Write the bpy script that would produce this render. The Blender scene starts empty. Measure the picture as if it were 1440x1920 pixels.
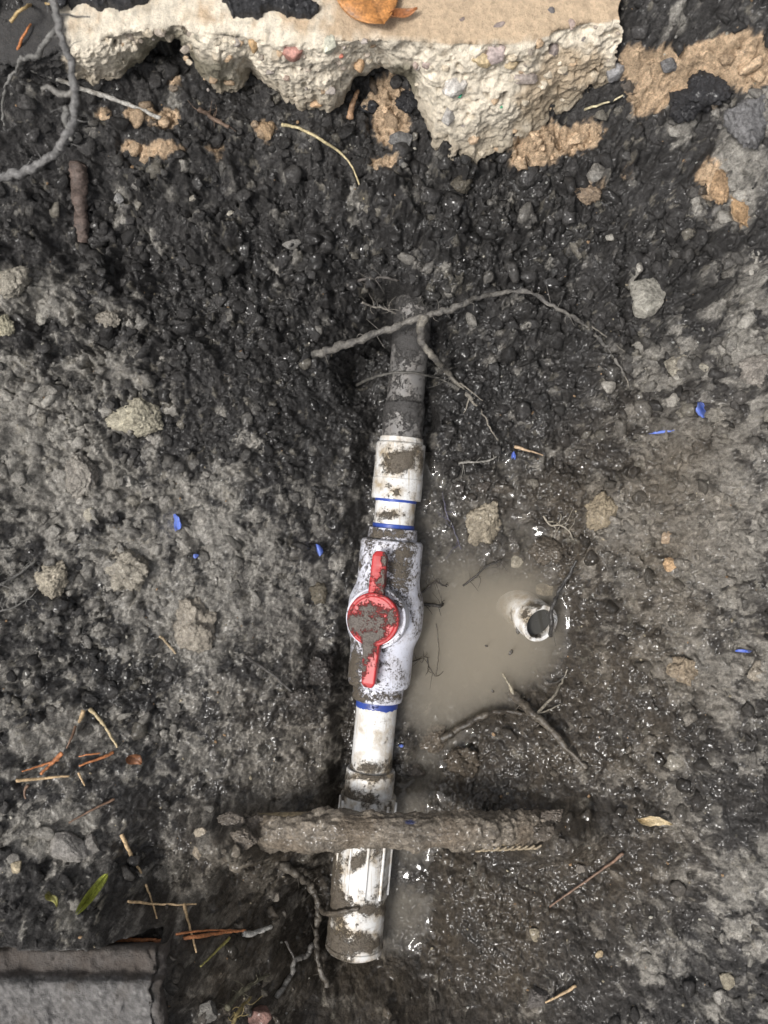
import bpy, math, random
import numpy as np
from mathutils import Vector

# ---------------------------------------------------------------- camera, sky, sun
F, H = 1700.0, 0.75          # focal length in photo pixels, camera height over the pipe (m)
scn = bpy.context.scene
col = scn.collection
cam = bpy.data.cameras.new('camera'); camo = bpy.data.objects.new('camera', cam); col.objects.link(camo)
cam.sensor_fit = 'VERTICAL'; cam.sensor_height = 24.0; cam.lens = 24.0 * F / 1920.0
cam.clip_start = 0.01; cam.clip_end = 200.0
camo.location = (0, 0, H); camo.rotation_euler = (0, 0, 0)
cam.dof.use_dof = True; cam.dof.focus_distance = 0.735; cam.dof.aperture_fstop = 6.0
scn.camera = camo
SUN = Vector((-0.40, -0.20, 0.89)).normalized()
w = bpy.data.worlds.new('World'); scn.world = w; w.use_nodes = True
nt = w.node_tree; nt.nodes.clear()
sky = nt.nodes.new('ShaderNodeTexSky'); sky.sky_type = 'NISHITA'; sky.sun_disc = False
sky.sun_elevation = math.asin(SUN.z); sky.sun_rotation = math.atan2(SUN.x, SUN.y)
sky.air_density = 1.0; sky.dust_density = 6.0; sky.ozone_density = 1.0
hs = nt.nodes.new('ShaderNodeHueSaturation'); hs.inputs['Saturation'].default_value = 0.22
bg = nt.nodes.new('ShaderNodeBackground'); bg.inputs['Strength'].default_value = 0.07
wo = nt.nodes.new('ShaderNodeOutputWorld')
nt.links.new(sky.outputs[0], hs.inputs['Color']); nt.links.new(hs.outputs[0], bg.inputs['Color'])
nt.links.new(bg.outputs[0], wo.inputs['Surface'])
sl = bpy.data.lights.new('sun', 'SUN'); sl.energy = 1.5; sl.angle = math.radians(13); sl.color = (1.0, 0.965, 0.92)
slo = bpy.data.objects.new('sun', sl); col.objects.link(slo)
slo.rotation_euler = SUN.to_track_quat('Z', 'Y').to_euler(); slo.location = (-1, -1, 3)
vs = scn.view_settings
vs.view_transform = 'Standard'; vs.look = 'None'; vs.gamma = 1.0; vs.use_curve_mapping = False
vs.exposure = 0.84
scn.cycles.volume_bounces = 4; scn.cycles.max_bounces = 6; scn.cycles.transparent_max_bounces = 12

# ---------------------------------------------------------------- numeric helpers
f4 = np.float32
def P(px, py, z):
    d = (H - z) / F
    return np.array([(px - 720) * d, (960 - py) * d, z], dtype=float)
def project(V):
    d = F / (H - V[:, 2])
    return 720 + V[:, 0] * d, 960 - V[:, 1] * d
_tabs = {}
def tab(seed):
    if seed not in _tabs:
        _tabs[seed] = np.random.default_rng(seed).random((256, 256)).astype(f4)
    return _tabs[seed]
def perlin(x, y, seed):
    a = tab(seed) * f4(2 * np.pi)
    if ('g', seed) not in _tabs: _tabs[('g', seed)] = (np.cos(a), np.sin(a))
    GX, GY = _tabs[('g', seed)]
    x = np.asarray(x, f4); y = np.asarray(y, f4)
    xi = np.floor(x); yi = np.floor(y); xf = x - xi; yf = y - yi
    xi = xi.astype(np.int32); yi = yi.astype(np.int32)
    u = xf * xf * xf * (xf * (xf * 6 - 15) + 10); v = yf * yf * yf * (yf * (yf * 6 - 15) + 10)
    def g(ix, iy, dx, dy):
        i = ix & 255; j = iy & 255
        return GX[i, j] * dx + GY[i, j] * dy
    n00 = g(xi, yi, xf, yf); n10 = g(xi + 1, yi, xf - 1, yf)
    n01 = g(xi, yi + 1, xf, yf - 1); n11 = g(xi + 1, yi + 1, xf - 1, yf - 1)
    a0 = n00 + u * (n10 - n00); a1 = n01 + u * (n11 - n01)
    return (a0 + v * (a1 - a0)) * f4(1.5)
def fbm(x, y, o, seed, gain=0.5):
    s = 0; a = 1.0; t = 0
    for k in range(o):
        s = s + a * perlin(x, y, seed + k); t += a
        a *= gain; x = x * 2.03 + 7.1; y = y * 2.03 - 3.7
    return s / t
def crumb(x, y, cell, seed, rmin=0.35, rmax=0.85):
    """packed rounded grains: height in metres and the winning grain's random value"""
    jx, jy, jr, jc = tab(seed), tab(seed + 1), tab(seed + 2), tab(seed + 3)
    X = np.asarray(x / cell, f4); Y = np.asarray(y / cell, f4)
    xi = np.floor(X).astype(np.int32); yi = np.floor(Y).astype(np.int32)
    best = np.zeros(X.shape, f4); idv = np.full(X.shape, 0.5, f4)
    for dx in (-1, 0, 1):
        for dy in (-1, 0, 1):
            i = (xi + dx) & 255; j = (yi + dy) & 255
            qx = (xi + dx) + jx[i, j]; qy = (yi + dy) + jy[i, j]
            r = rmin + (rmax - rmin) * jr[i, j] ** 1.5
            ex = X - qx; ey = Y - qy
            th = jc[i, j] * 6.283; c = np.cos(th); s = np.sin(th)
            e1 = (ex * c + ey * s) * 1.25; e2 = (-ex * s + ey * c) * 0.9
            d2 = (e1 * e1 + e2 * e2) / (r * r)
            dd = np.sqrt(d2); q1 = jr[j & 255, i]; q2 = jx[j & 255, i]
            cap = 0.35 * np.sqrt(np.maximum(0, 1 - d2)) + 0.65 * np.clip(1.7 * (1 - dd), 0, 1)      # broken, tilted tops
            h = r * cap * (0.5 + 0.6 * jc[i, j]) * np.clip(1 + 0.75 * ((q1 - .5) * 2 * ex + (q2 - .5) * 2 * ey) / r, 0.15, 2)
            m = h > best
            best = np.where(m, h, best); idv = np.where(m, jr[j, i], idv)
    return best * f4(cell), idv
_r3 = np.random.default_rng(99)
_G3 = _r3.normal(size=(32, 32, 32, 3)).astype(f4); _G3 /= np.linalg.norm(_G3, axis=-1, keepdims=True)
def perlin3(p):
    p = np.asarray(p, f4); i0 = np.floor(p).astype(np.int32); fr = p - i0
    u = fr * fr * (3 - 2 * fr); out = 0
    for a in (0, 1):
        for b in (0, 1):
            for c in (0, 1):
                g = _G3[(i0[:, 0] + a) & 31, (i0[:, 1] + b) & 31, (i0[:, 2] + c) & 31]
                d = fr - np.array([a, b, c], f4)
                wgt = (u[:, 0] if a else 1 - u[:, 0]) * (u[:, 1] if b else 1 - u[:, 1]) * (u[:, 2] if c else 1 - u[:, 2])
                out = out + wgt * (g * d).sum(1)
    return out * 1.5
def fbm3(p, o, gain=0.5):
    s = 0; a = 1.0; t = 0
    for k in range(o):
        s = s + a * perlin3(p + k * 5.3); t += a; a *= gain; p = p * 2.07
    return s / t
def sstep(a, b, x):
    t = np.clip((x - a) / (b - a), 0, 1); return t * t * (3 - 2 * t)

# ---------------------------------------------------------------- object helpers
def tag(o, label=None, cat=None, group=None, kind=None):
    if label: o['label'] = label
    if cat: o['category'] = cat
    if group: o['group'] = group
    if kind: o['kind'] = kind
    return o
def empty(name, loc):
    o = bpy.data.objects.new(name, None); col.objects.link(o); o.location = tuple(loc)
    o.empty_display_size = 0.02
    return o
def mesh(name, V, Q, mat, parent=None, rgb=None, flt=None, smooth=True):
    """one mesh object from arrays; the origin goes to the base of the shape"""
    V = np.asarray(V, float); Q = np.asarray(Q, np.int32)
    base = np.array([V[:, 0].mean(), V[:, 1].mean(), V[:, 2].min()])
    me = bpy.data.meshes.new(name)
    nf, k = Q.shape
    me.vertices.add(len(V)); me.vertices.foreach_set('co', (V - base).astype(f4).ravel())
    me.loops.add(nf * k); me.loops.foreach_set('vertex_index', Q.ravel())
    me.polygons.add(nf); me.polygons.foreach_set('loop_start', np.arange(0, nf * k, k, dtype=np.int32))
    me.update(calc_edges=True)
    me.polygons.foreach_set('use_smooth', np.full(nf, smooth, dtype=bool))
    if rgb is not None:
        c = np.ones((len(V), 4), f4); c[:, :3] = np.clip(rgb, 0, 1)
        me.color_attributes.new('Col', 'FLOAT_COLOR', 'POINT').data.foreach_set('color', c.ravel())
    for n, a in (flt or {}).items():
        me.attributes.new(n, 'FLOAT', 'POINT').data.foreach_set('value', np.broadcast_to(np.asarray(a, f4), (len(V),)).copy())
    me.materials.append(mat); me.update()
    o = bpy.data.objects.new(name, me); col.objects.link(o)
    o.location = tuple(base)
    if parent is not None:
        o.parent = parent
        pw = np.array(world_loc(parent)); o.location = tuple(base - pw)
    return o
def world_loc(o):
    p = Vector(o.location)
    while o.parent: o = o.parent; p = p + Vector(o.location)
    return tuple(p)
def grid_faces(n, m, wrap=False):
    i = np.arange(n - 1)[:, None]; j = np.arange(m if wrap else m - 1)[None, :]
    j2 = (j + 1) % m if wrap else j + 1
    return np.stack([i * m + j + 0 * j2, i * m + j2, (i + 1) * m + j2, (i + 1) * m + j + 0 * j2], -1).reshape(-1, 4)
def icosphere(sub):
    t = (1 + 5 ** 0.5) / 2
    v = [(-1, t, 0), (1, t, 0), (-1, -t, 0), (1, -t, 0), (0, -1, t), (0, 1, t), (0, -1, -t), (0, 1, -t), (t, 0, -1), (t, 0, 1), (-t, 0, -1), (-t, 0, 1)]
    f = [(0, 11, 5), (0, 5, 1), (0, 1, 7), (0, 7, 10), (0, 10, 11), (1, 5, 9), (5, 11, 4), (11, 10, 2), (10, 7, 6), (7, 1, 8),
         (3, 9, 4), (3, 4, 2), (3, 2, 6), (3, 6, 8), (3, 8, 9), (4, 9, 5), (2, 4, 11), (6, 2, 10), (8, 6, 7), (9, 8, 1)]
    v = [np.array(p, float) / np.linalg.norm(p) for p in v]
    for _ in range(sub):
        c = {}; nf = []
        def mid(a, b):
            k = (min(a, b), max(a, b))
            if k not in c:
                q = v[a] + v[b]; v.append(q / np.linalg.norm(q)); c[k] = len(v) - 1
            return c[k]
        for a, b, d in f:
            x, y, z = mid(a, b), mid(b, d), mid(d, a)
            nf += [(a, x, z), (b, y, x), (d, z, y), (x, y, z)]
        f = nf
    return np.array(v), np.array(f, np.int32)
ICO = {k: icosphere(k) for k in (0, 1, 2, 3, 4)}
def rotm(ax, ay, az):
    cx, sx, cy, sy, cz, sz = math.cos(ax), math.sin(ax), math.cos(ay), math.sin(ay), math.cos(az), math.sin(az)
    return np.array([[cz, -sz, 0], [sz, cz, 0], [0, 0, 1]]) @ np.array([[cy, 0, sy], [0, 1, 0], [-sy, 0, cy]]) @ np.array([[1, 0, 0], [0, cx, -sx], [0, sx, cx]])
def catmull(p, n):
    p = np.asarray(p, float); q = np.vstack([2 * p[0] - p[1], p, 2 * p[-1] - p[-2]]); out = []
    for i in range(len(p) - 1):
        a, b, c, d = q[i:i + 4]
        t = np.linspace(0, 1, n, endpoint=False)[:, None]
        out.append(0.5 * (2 * b + (c - a) * t + (2 * a - 5 * b + 4 * c - d) * t ** 2 + (3 * b - a - 3 * c + d) * t ** 3))
    out.append(p[-1:])
    return np.vstack(out)
def tube(c, r, m=10):
    """rings along a centre line; end rings shrink to close it"""
    c = np.asarray(c, float); r = np.broadcast_to(np.asarray(r, float), (len(c),)).copy()
    T = np.gradient(c, axis=0); T /= np.linalg.norm(T, axis=1, keepdims=True) + 1e-12
    up = np.array([0, 0, 1.0]) if abs(T[0, 2]) < 0.9 else np.array([1.0, 0, 0])
    N = np.zeros_like(c)
    n = up - T[0] * (up @ T[0]); n /= np.linalg.norm(n)
    for i in range(len(c)):
        n = n - T[i] * (n @ T[i]); n /= np.linalg.norm(n); N[i] = n
    B = np.cross(T, N)
    c = np.vstack([c[:1] - T[:1] * r[0] * 0.3, c, c[-1:] + T[-1:] * r[-1] * 0.3]); r = np.concatenate([[r[0] * 0.05], r, [r[-1] * 0.05]])
    N = np.vstack([N[:1], N, N[-1:]]); B = np.vstack([B[:1], B, B[-1:]])
    th = np.linspace(0, 2 * np.pi, m, endpoint=False)
    D = np.cos(th)[None, :, None] * N[:, None] + np.sin(th)[None, :, None] * B[:, None]
    V = c[:, None] + D * r[:, None, None]
    return V.reshape(-1, 3), grid_faces(len(c), m, True)[:, ::-1], D.reshape(-1, 3)

# ---------------------------------------------------------------- materials
def new_mat(name):
    m = bpy.data.materials.new(name); m.use_nodes = True
    n = m.node_tree; n.nodes.clear()
    out = n.nodes.new('ShaderNodeOutputMaterial'); b = n.nodes.new('ShaderNodeBsdfPrincipled')
    n.links.new(b.outputs[0], out.inputs['Surface'])
    return m, n, b
def N(n, t, **kw):
    x = n.nodes.new(t)
    for k, v in kw.items(): setattr(x, k, v)
    return x
def noise(n, scale, detail=3, rough=0.55, vec=None):
    x = N(n, 'ShaderNodeTexNoise'); x.inputs['Scale'].default_value = scale
    x.inputs['Detail'].default_value = detail; x.inputs['Roughness'].default_value = rough
    if vec is None:
        g = N(n, 'ShaderNodeNewGeometry'); vec = g.outputs['Position']
    n.links.new(vec, x.inputs['Vector'])
    return x.outputs['Fac']
def maprange(n, v, a, b, c, d):
    x = N(n, 'ShaderNodeMapRange'); n.links.new(v, x.inputs['Value'])
    for k, q in zip(('From Min', 'From Max', 'To Min', 'To Max'), (a, b, c, d)): x.inputs[k].default_value = q
    return x.outputs['Result']
def math_(n, op, a, b=None):
    x = N(n, 'ShaderNodeMath', operation=op)
    for i, q in enumerate((a, b)):
        if q is None: continue
        if isinstance(q, (int, float)): x.inputs[i].default_value = q
        else: n.links.new(q, x.inputs[i])
    return x.outputs[0]
def mixc(n, fac, a, b, blend='MIX'):
    x = N(n, 'ShaderNodeMix', data_type='RGBA', blend_type=blend)
    for s, q in ((x.inputs['Factor'], fac), (x.inputs['A'], a), (x.inputs['B'], b)):
        if isinstance(q, (int, float)): s.default_value = q
        elif isinstance(q, tuple): s.default_value = (*q, 1)
        else: n.links.new(q, s)
    return x.outputs['Result']
def bump(n, h, dist, strength=1.0, nrm=None):
    x = N(n, 'ShaderNodeBump'); x.inputs['Distance'].default_value = dist; x.inputs['Strength'].default_value = strength
    n.links.new(h, x.inputs['Height'])
    if nrm is not None: n.links.new(nrm, x.inputs['Normal'])
    return x.outputs['Normal']
def attr(n, name, out='Fac'):
    x = N(n, 'ShaderNodeAttribute'); x.attribute_name = name
    return x.outputs[out]

def soil_material(name, fine=1.0, rdry=0.75, rwet=0.5):
    m, n, b = new_mat(name)
    c = attr(n, 'Col', 'Color'); wet = attr(n, 'wet')
    n1 = noise(n, 330, 6, 0.68); n2 = noise(n, 1300, 4, 0.65); n3 = noise(n, 90, 4)
    v1 = N(n, 'ShaderNodeTexVoronoi', feature='F1'); v1.inputs['Scale'].default_value = 520
    gm = N(n, 'ShaderNodeNewGeometry'); wv = N(n, 'ShaderNodeVectorMath', operation='ADD'); nw = N(n, 'ShaderNodeTexNoise'); nw.inputs['Scale'].default_value = 400; nw.inputs['Detail'].default_value = 2
    sc = N(n, 'ShaderNodeVectorMath', operation='SCALE'); sc.inputs['Scale'].default_value = 0.0035
    n.links.new(gm.outputs['Position'], nw.inputs['Vector']); n.links.new(nw.outputs['Color'], sc.inputs[0]); n.links.new(gm.outputs['Position'], wv.inputs[0]); n.links.new(sc.outputs[0], wv.inputs[1]); n.links.new(wv.outputs[0], v1.inputs['Vector'])
    c2 = mixc(n, 1.0, c, maprange(n, n1, 0.3, 0.7, 0.55, 1.5), 'MULTIPLY')
    c3 = mixc(n, 1.0, c2, maprange(n, n2, 0.3, 0.7, 0.65, 1.4), 'MULTIPLY')
    n.links.new(c3, b.inputs['Base Color'])
    wr = math_(n, 'MULTIPLY', wet, maprange(n, n3, 0.35, 0.65, 0.6, 1.1))
    n.links.new(maprange(n, wr, 0, 1, rdry, rwet), b.inputs['Roughness'])
    b.inputs['IOR'].default_value = 1.42
    n.links.new(math_(n, 'MULTIPLY', wr, 0.8), b.inputs['Coat Weight'])
    b.inputs['Coat Roughness'].default_value = 0.13; b.inputs['Coat IOR'].default_value = 1.5; b.inputs['Specular IOR Level'].default_value = 0.3
    nb = bump(n, n1, 0.0022 * fine); nb = bump(n, v1.outputs['Distance'], 0.0008 * fine, 0.7, nb); nb2 = bump(n, n2, 0.0009 * fine, 1.0, nb)
    n.links.new(nb2, b.inputs['Normal']); 
    # the water film breaks into small facets
    vf = N(n, 'ShaderNodeTexVoronoi', feature='F1'); vf.inputs['Scale'].default_value = 560; n.links.new(wv.outputs[0], vf.inputs['Vector'])
    sb = N(n, 'ShaderNodeVectorMath', operation='SUBTRACT'); n.links.new(vf.outputs['Color'], sb.inputs[0]); sb.inputs[1].default_value = (.5, .5, .5)
    sc2 = N(n, 'ShaderNodeVectorMath', operation='SCALE'); n.links.new(maprange(n, attr(n, 'slick'), 0, 1, 0.75, 0.22), sc2.inputs['Scale']); n.links.new(sb.outputs[0], sc2.inputs[0])
    ad = N(n, 'ShaderNodeVectorMath', operation='ADD'); n.links.new(gm.outputs['Normal'], ad.inputs[0]); n.links.new(sc2.outputs[0], ad.inputs[1])
    nm_ = N(n, 'ShaderNodeVectorMath', operation='NORMALIZE'); n.links.new(ad.outputs[0], nm_.inputs[0]); n.links.new(nm_.outputs[0], b.inputs['Coat Normal'])
    return m
M = {}
M['soil'] = soil_material('wet_soil')
M['clay'] = soil_material('pale_clay', 0.9, 0.8, 0.35)

def concrete_material():
    m, n, b = new_mat('broken_concrete')
    c = attr(n, 'Col', 'Color')
    n1 = noise(n, 260, 6, 0.7); n2 = noise(n, 1100, 3, 0.6)
    v = N(n, 'ShaderNodeTexVoronoi'); v.inputs['Scale'].default_value = 210
    g = N(n, 'ShaderNodeNewGeometry'); n.links.new(g.outputs['Position'], v.inputs['Vector'])
    cc = mixc(n, 1.0, c, maprange(n, n1, 0.3, 0.7, 0.7, 1.25), 'MULTIPLY')
    sp = maprange(n, n2, 0.6, 0.72, 0.0, 0.55)
    cc = mixc(n, sp, cc, (0.16, 0.13, 0.10))
    n.links.new(cc, b.inputs['Base Color']); b.inputs['Roughness'].default_value = 0.85
    nb = bump(n, n1, 0.0015); nb = bump(n, n2, 0.0008, 1.0, nb); nb = bump(n, v.outputs['Distance'], 0.0007, 0.5, nb)
    n.links.new(nb, b.inputs['Normal'])
    return m
M['concrete'] = concrete_material()

def plastic(name, base, mud=(0.105, 0.087, 0.066), rough=0.3, stain=(0.42, 0.33, 0.21), stain_amt=0.6, speck=0.5, film=0.55):
    """glossy plastic with mud where the 'mud' attribute and noise agree"""
    m, n, b = new_mat(name)
    a = attr(n, 'mud')
    n1 = noise(n, 330, 5, 0.7); n2 = noise(n, 950, 4, 0.65); n3 = noise(n, 75, 4, 0.6)
    s = math_(n, 'ADD', a, math_(n, 'MULTIPLY', math_(n, 'SUBTRACT', n1, 0.5), 1.5 * speck))
    s = math_(n, 'ADD', s, math_(n, 'MULTIPLY', math_(n, 'SUBTRACT', n2, 0.5), 1.1 * speck))
    mk = maprange(n, s, 0.40, 0.60, 0, 1)
    st = maprange(n, math_(n, 'ADD', n3, math_(n, 'MULTIPLY', a, 0.35)), 0.5, 0.78, 0, stain_amt)
    # thin streaks along the pipe
    tc = N(n, 'ShaderNodeNewGeometry'); mp = N(n, 'ShaderNodeMapping'); mp.inputs['Scale'].default_value = (330, 22, 330)
    mp.inputs['Rotation'].default_value = (0, 0, 0.093)
    n.links.new(tc.outputs['Position'], mp.inputs['Vector'])
    sk = noise(n, 1.0, 3, 0.6, mp.outputs[0])
    st2 = maprange(n, sk, 0.56, 0.72, 0, stain_amt * 0.8)
    stt = math_(n, 'MAXIMUM', st, st2)
    c = mixc(n, stt, base, stain)
    flm = math_(n, 'MULTIPLY', maprange(n, s, 0.12, 0.55, 0, film), maprange(n, noise(n, 140, 5, 0.7), 0.38, 0.62, 0.15, 1.0))
    c = mixc(n, flm, c, tuple(2.0 * q for q in mud))
    mudc = mixc(n, 1.0, mud, maprange(n, n2, 0.3, 0.7, 0.55, 1.6), 'MULTIPLY')
    n.links.new(mixc(n, mk, c, mudc), b.inputs['Base Color'])
    n.links.new(maprange(n, mk, 0, 1, rough, 0.5), b.inputs['Roughness'])
    hgt = math_(n, 'MULTIPLY', mk, math_(n, 'ADD', 0.5, n2))
    nb = bump(n, hgt, 0.0011); nb = bump(n, n1, 0.0002, 0.6, nb)
    n.links.new(nb, b.inputs['Normal'])
    return m
M['pvc'] = plastic('white_pvc', (0.78, 0.78, 0.77), stain=(0.40, 0.31, 0.19), stain_amt=.9, speck=.65, film=.75)
M['pvc_shade_blue'] = plastic('valve_pvc_shade_blue', (0.74, 0.76, 0.86), stain=(0.52, 0.49, 0.50), stain_amt=0.5, speck=0.9, film=.75)  # bluish cast of white plastic in shade, put into the base colour
M['pvc_old'] = plastic('old_grey_pipe', (0.17, 0.165, 0.16), mud=(0.055, 0.052, 0.05), stain=(0.25, 0.23, 0.21), rough=0.5, speck=.9)
M['pvc_tan'] = plastic('stained_sleeve', (0.27, 0.24, 0.21), mud=(0.075, 0.068, 0.058), rough=0.45, speck=.9)
M['red'] = plastic('red_plastic', (0.46, 0.017, 0.022), mud=(0.125, 0.108, 0.095), stain=(0.25, 0.03, 0.03), stain_amt=0.5, speck=0.55, film=.2, rough=.42)
M['primer'] = plastic('blue_primer', (0.035, 0.075, 0.34), mud=(0.05, 0.05, 0.07), stain=(0.02, 0.03, 0.14), rough=0.35)
M['blue'] = plastic('blue_scrap', (0.045, 0.10, 0.46), mud=(0.10, 0.10, 0.12), stain=(0.25, 0.36, 0.85), stain_amt=0.7, rough=0.35)
def organic(name, rough=0.7, streak=True, bd=0.0006):
    m, n, b = new_mat(name)
    c = attr(n, 'Col', 'Color'); n1 = noise(n, 600, 4, 0.65); n2 = noise(n, 150, 3)
    c2 = mixc(n, 1.0, c, maprange(n, n1, 0.3, 0.7, 0.6, 1.4), 'MULTIPLY')
    c2 = mixc(n, 1.0, c2, maprange(n, n2, 0.3, 0.7, 0.7, 1.3), 'MULTIPLY')
    n.links.new(c2, b.inputs['Base Color']); b.inputs['Roughness'].default_value = rough
    n.links.new(bump(n, n1, bd), b.inputs['Normal'])
    return m
M['root'] = organic('root_bark', 0.65); M['straw'] = organic('dry_straw', 0.5, bd=0.0002); M['leaf'] = organic('dead_leaf', 0.38, bd=0.0004)
M['wetroot'] = organic('wet_root', 0.28)
m_, n_m, b_m = new_mat('dark_water'); b_m.inputs['Base Color'].default_value = (.055, .053, .048, 1); b_m.inputs['Roughness'].default_value = .05; M['darkwater'] = m_
M['stone'] = organic('stone', 0.55, bd=0.0006)

# ---------------------------------------------------------------- ground
def axis(a, b, step, far=25.0, n=26):
    inner = np.arange(a, b + step / 2, step)
    g = np.geomspace(0.004, far, n)
    return np.concatenate([a - g[::-1], inner, inner[-1] + g])
gx = axis(-0.345, 0.345, 0.00098); gy = axis(-0.443, 0.443, 0.00098)
CP = [  # photo pixel, height: the lie of the hole
    (300, 330, .088), (450, 330, .085), (600, 330, .085), (750, 340, .082), (900, 340, .080), (1050, 330, .080),
    (300, 450, .062), (500, 450, .056), (700, 450, .052), (900, 450, .052), (1100, 450, .056),
    (620, 560, .030), (700, 555, .022), (770, 560, .026), (850, 550, .026), (950, 545, .03), (700, 640, -.012), (840, 650, -.006),
    (690, 720, -.020), (640, 900, -.014), (620, 1050, -.020), (600, 1200, -.012), (600, 1400, -.010), (620, 1640, -.034), (585, 1680, -.018), (540, 1640, .012),
    (560, 700, .024), (560, 850, .014), (520, 1000, .018), (450, 1200, .020), (520, 1350, .006), (450, 1450, .014), (560, 1480, .0),
    (300, 620, .055), (300, 800, .042), (300, 1100, .040), (300, 1300, .036), (100, 620, .078), (100, 800, .068), (100, 1100, .066), (0, 700, .085), (0, 1000, .082), (0, 1300, .085),
    (100, 1400, .072), (250, 1500, .052), (400, 1600, .040), (100, 1650, .098), (300, 1690, .074), (450, 1720, .044), (530, 1780, .022), (100, 1752, .126), (20, 1752, .126), (200, 1754, .120), (265, 1758, .112), (322, 1800, .120), (318, 1890, .122), (296, 1756, .110), (0, 1600, .10),
    (390, 1850, .088), (450, 1900, .075), (560, 1900, .03), (640, 1822, -.007), (690, 1818, -.006), (690, 1850, .008), (700, 1910, .030), (820, 1860, .012), (850, 1910, .03),
    (850, 720, .004), (830, 800, .004), (815, 860, -.006), (900, 900, -.0095), (960, 910, -.0095), (1000, 950, -.0085), (1000, 1030, -.0102), (880, 960, -.0108), (830, 1000, -.0112), (820, 1050, -.0140), (920, 1050, -.0140), (850, 920, -.0095),
    (900, 1150, -.042), (960, 1180, -.042), (1000, 1120, -.030), (850, 1250, -.036), (920, 1270, -.036), (800, 1180, -.028), (790, 1330, -.024), (860, 1350, -.022),
    (1085, 1100, -.006), (1095, 1180, -.004), (1070, 1240, -.006), (1045, 1290, -.006), (1000, 1340, .002), (930, 1360, -.004), (960, 1400, .004), (870, 1410, -.012), (815, 1440, -.0185), (760, 1400, -.010),
    (880, 1480, -.003), (860, 1430, -.009), (800, 1500, -.0165), (760, 1470, -.013), (770, 1700, -.0172), (735, 1650, -.0172), (740, 1750, -.017), (770, 1620, -.017), (805, 1600, -.0150), (838, 1640, .002), (806, 1700, -.0145), (838, 1720, .004), (795, 1790, -.006), (740, 1825, .0),
    (920, 1600, .012), (1000, 1450, .014), (960, 1540, .014), (1000, 1700, .030), (1090, 1540, .028), (1100, 980, .010), (1150, 1200, .022), (1150, 1400, .028), (1200, 800, .026),
    (1250, 1000, .042), (1300, 1200, .054), (1440, 900, .085), (1440, 1200, .085), (1440, 1450, .09), (1100, 700, .016), (1000, 620, .018), (1200, 520, .056), (1400, 520, .095),
    (1300, 1500, .066), (1440, 1700, .11), (1200, 1800, .074), (1000, 1850, .048), (1320, 1910, .1), (1100, 850, .006), (960, 780, -.002),
    (1250, 150, .125), (1400, 150, .140), (1210, 40, .155), (1400, 40, .165), (1300, 300, .108), (1120, 230, .092), (1000, 320, .082), (200, 250, .102), (60, 250, .125), (60, 90, .155), (150, 400, .082), (20, 450, .098),
    (330, 170, .105), (480, 230, .092), (720, 240, .080), (880, 330, .078), (330, -60, .12), (720, -60, .12), (1050, -60, .12),
    (-250, 300, .15), (-250, 900, .14), (-250, 1500, .15), (-200, 2100, .12), (300, 2150, .12), (800, 2150, .12), (1300, 2150, .15), (1700, 1900, .15), (1700, 1300, .14), (1700, 700, .14), (1700, 100, .17), (-250, -200, .17), (1700, -200, .17), (720, -300, .13)]
cpw = np.array([P(*c) for c in CP])
def tps_fit(p, z, lam=2e-6):
    n = len(p); d = np.linalg.norm(p[:, None] - p[None], axis=-1)
    K = np.where(d > 0, d * d * np.log(d + 1e-12), 0) + lam * np.eye(n)
    Pm = np.hstack([np.ones((n, 1)), p]); A = np.block([[K, Pm], [Pm.T, np.zeros((3, 3))]])
    return np.linalg.solve(A, np.concatenate([z, [0, 0, 0]]))
TW = tps_fit(cpw[:, :2], cpw[:, 2])
def macro(x, y):
    x = np.clip(x, -0.46, 0.46); y = np.clip(y, -0.56, 0.56)
    s = TW[-3] + TW[-2] * x + TW[-1] * y
    out = np.array(s, float)
    for k in range(len(cpw)):
        d2 = (x - cpw[k, 0]) ** 2 + (y - cpw[k, 1]) ** 2
        out += TW[k] * 0.5 * d2 * np.log(d2 + 1e-14)
    return np.clip(out, -0.06, 0.19)
# the pipe's axis line
AX = lambda py: 772 - 0.0931 * (py - 620)
O_ = P(AX(960), 960, 0); A_ = P(AX(1780), 1780, 0) - P(AX(620), 620, 0); A_ /= np.linalg.norm(A_)
def tpos(py, r=0.0): return ((960 - py) * (H - r) / F - O_[1]) / A_[1]
# slab outline in photo pixels: x, lip y, foot y
SL = np.array([(-200, 110, 170), (60, 110, 150), (120, 88, 150), (160, 78, 160), (200, 66, 150), (250, 55, 110), (290, 48, 78), (330, 42, 75), (350, 44, 120), (390, 55, 175), (430, 62, 175), (462, 66, 130), (490, 68, 165),
               (540, 72, 190), (600, 72, 208), (640, 72, 196), (665, 72, 158), (695, 72, 132), (740, 72, 132), (775, 72, 150), (795, 74, 215), (815, 75, 285), (850, 76, 308), (900, 78, 305), (950, 78, 285),
               (1000, 70, 255), (1040, 55, 225), (1080, 45, 195), (1120, 34, 172), (1160, 28, 152), (1172, 30, 150)], float)
ZT = 0.165
def blob(px, py, cx, cy, rx, ry): return np.exp(-(((px - cx) / rx) ** 2 + ((py - cy) / ry) ** 2))

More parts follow.
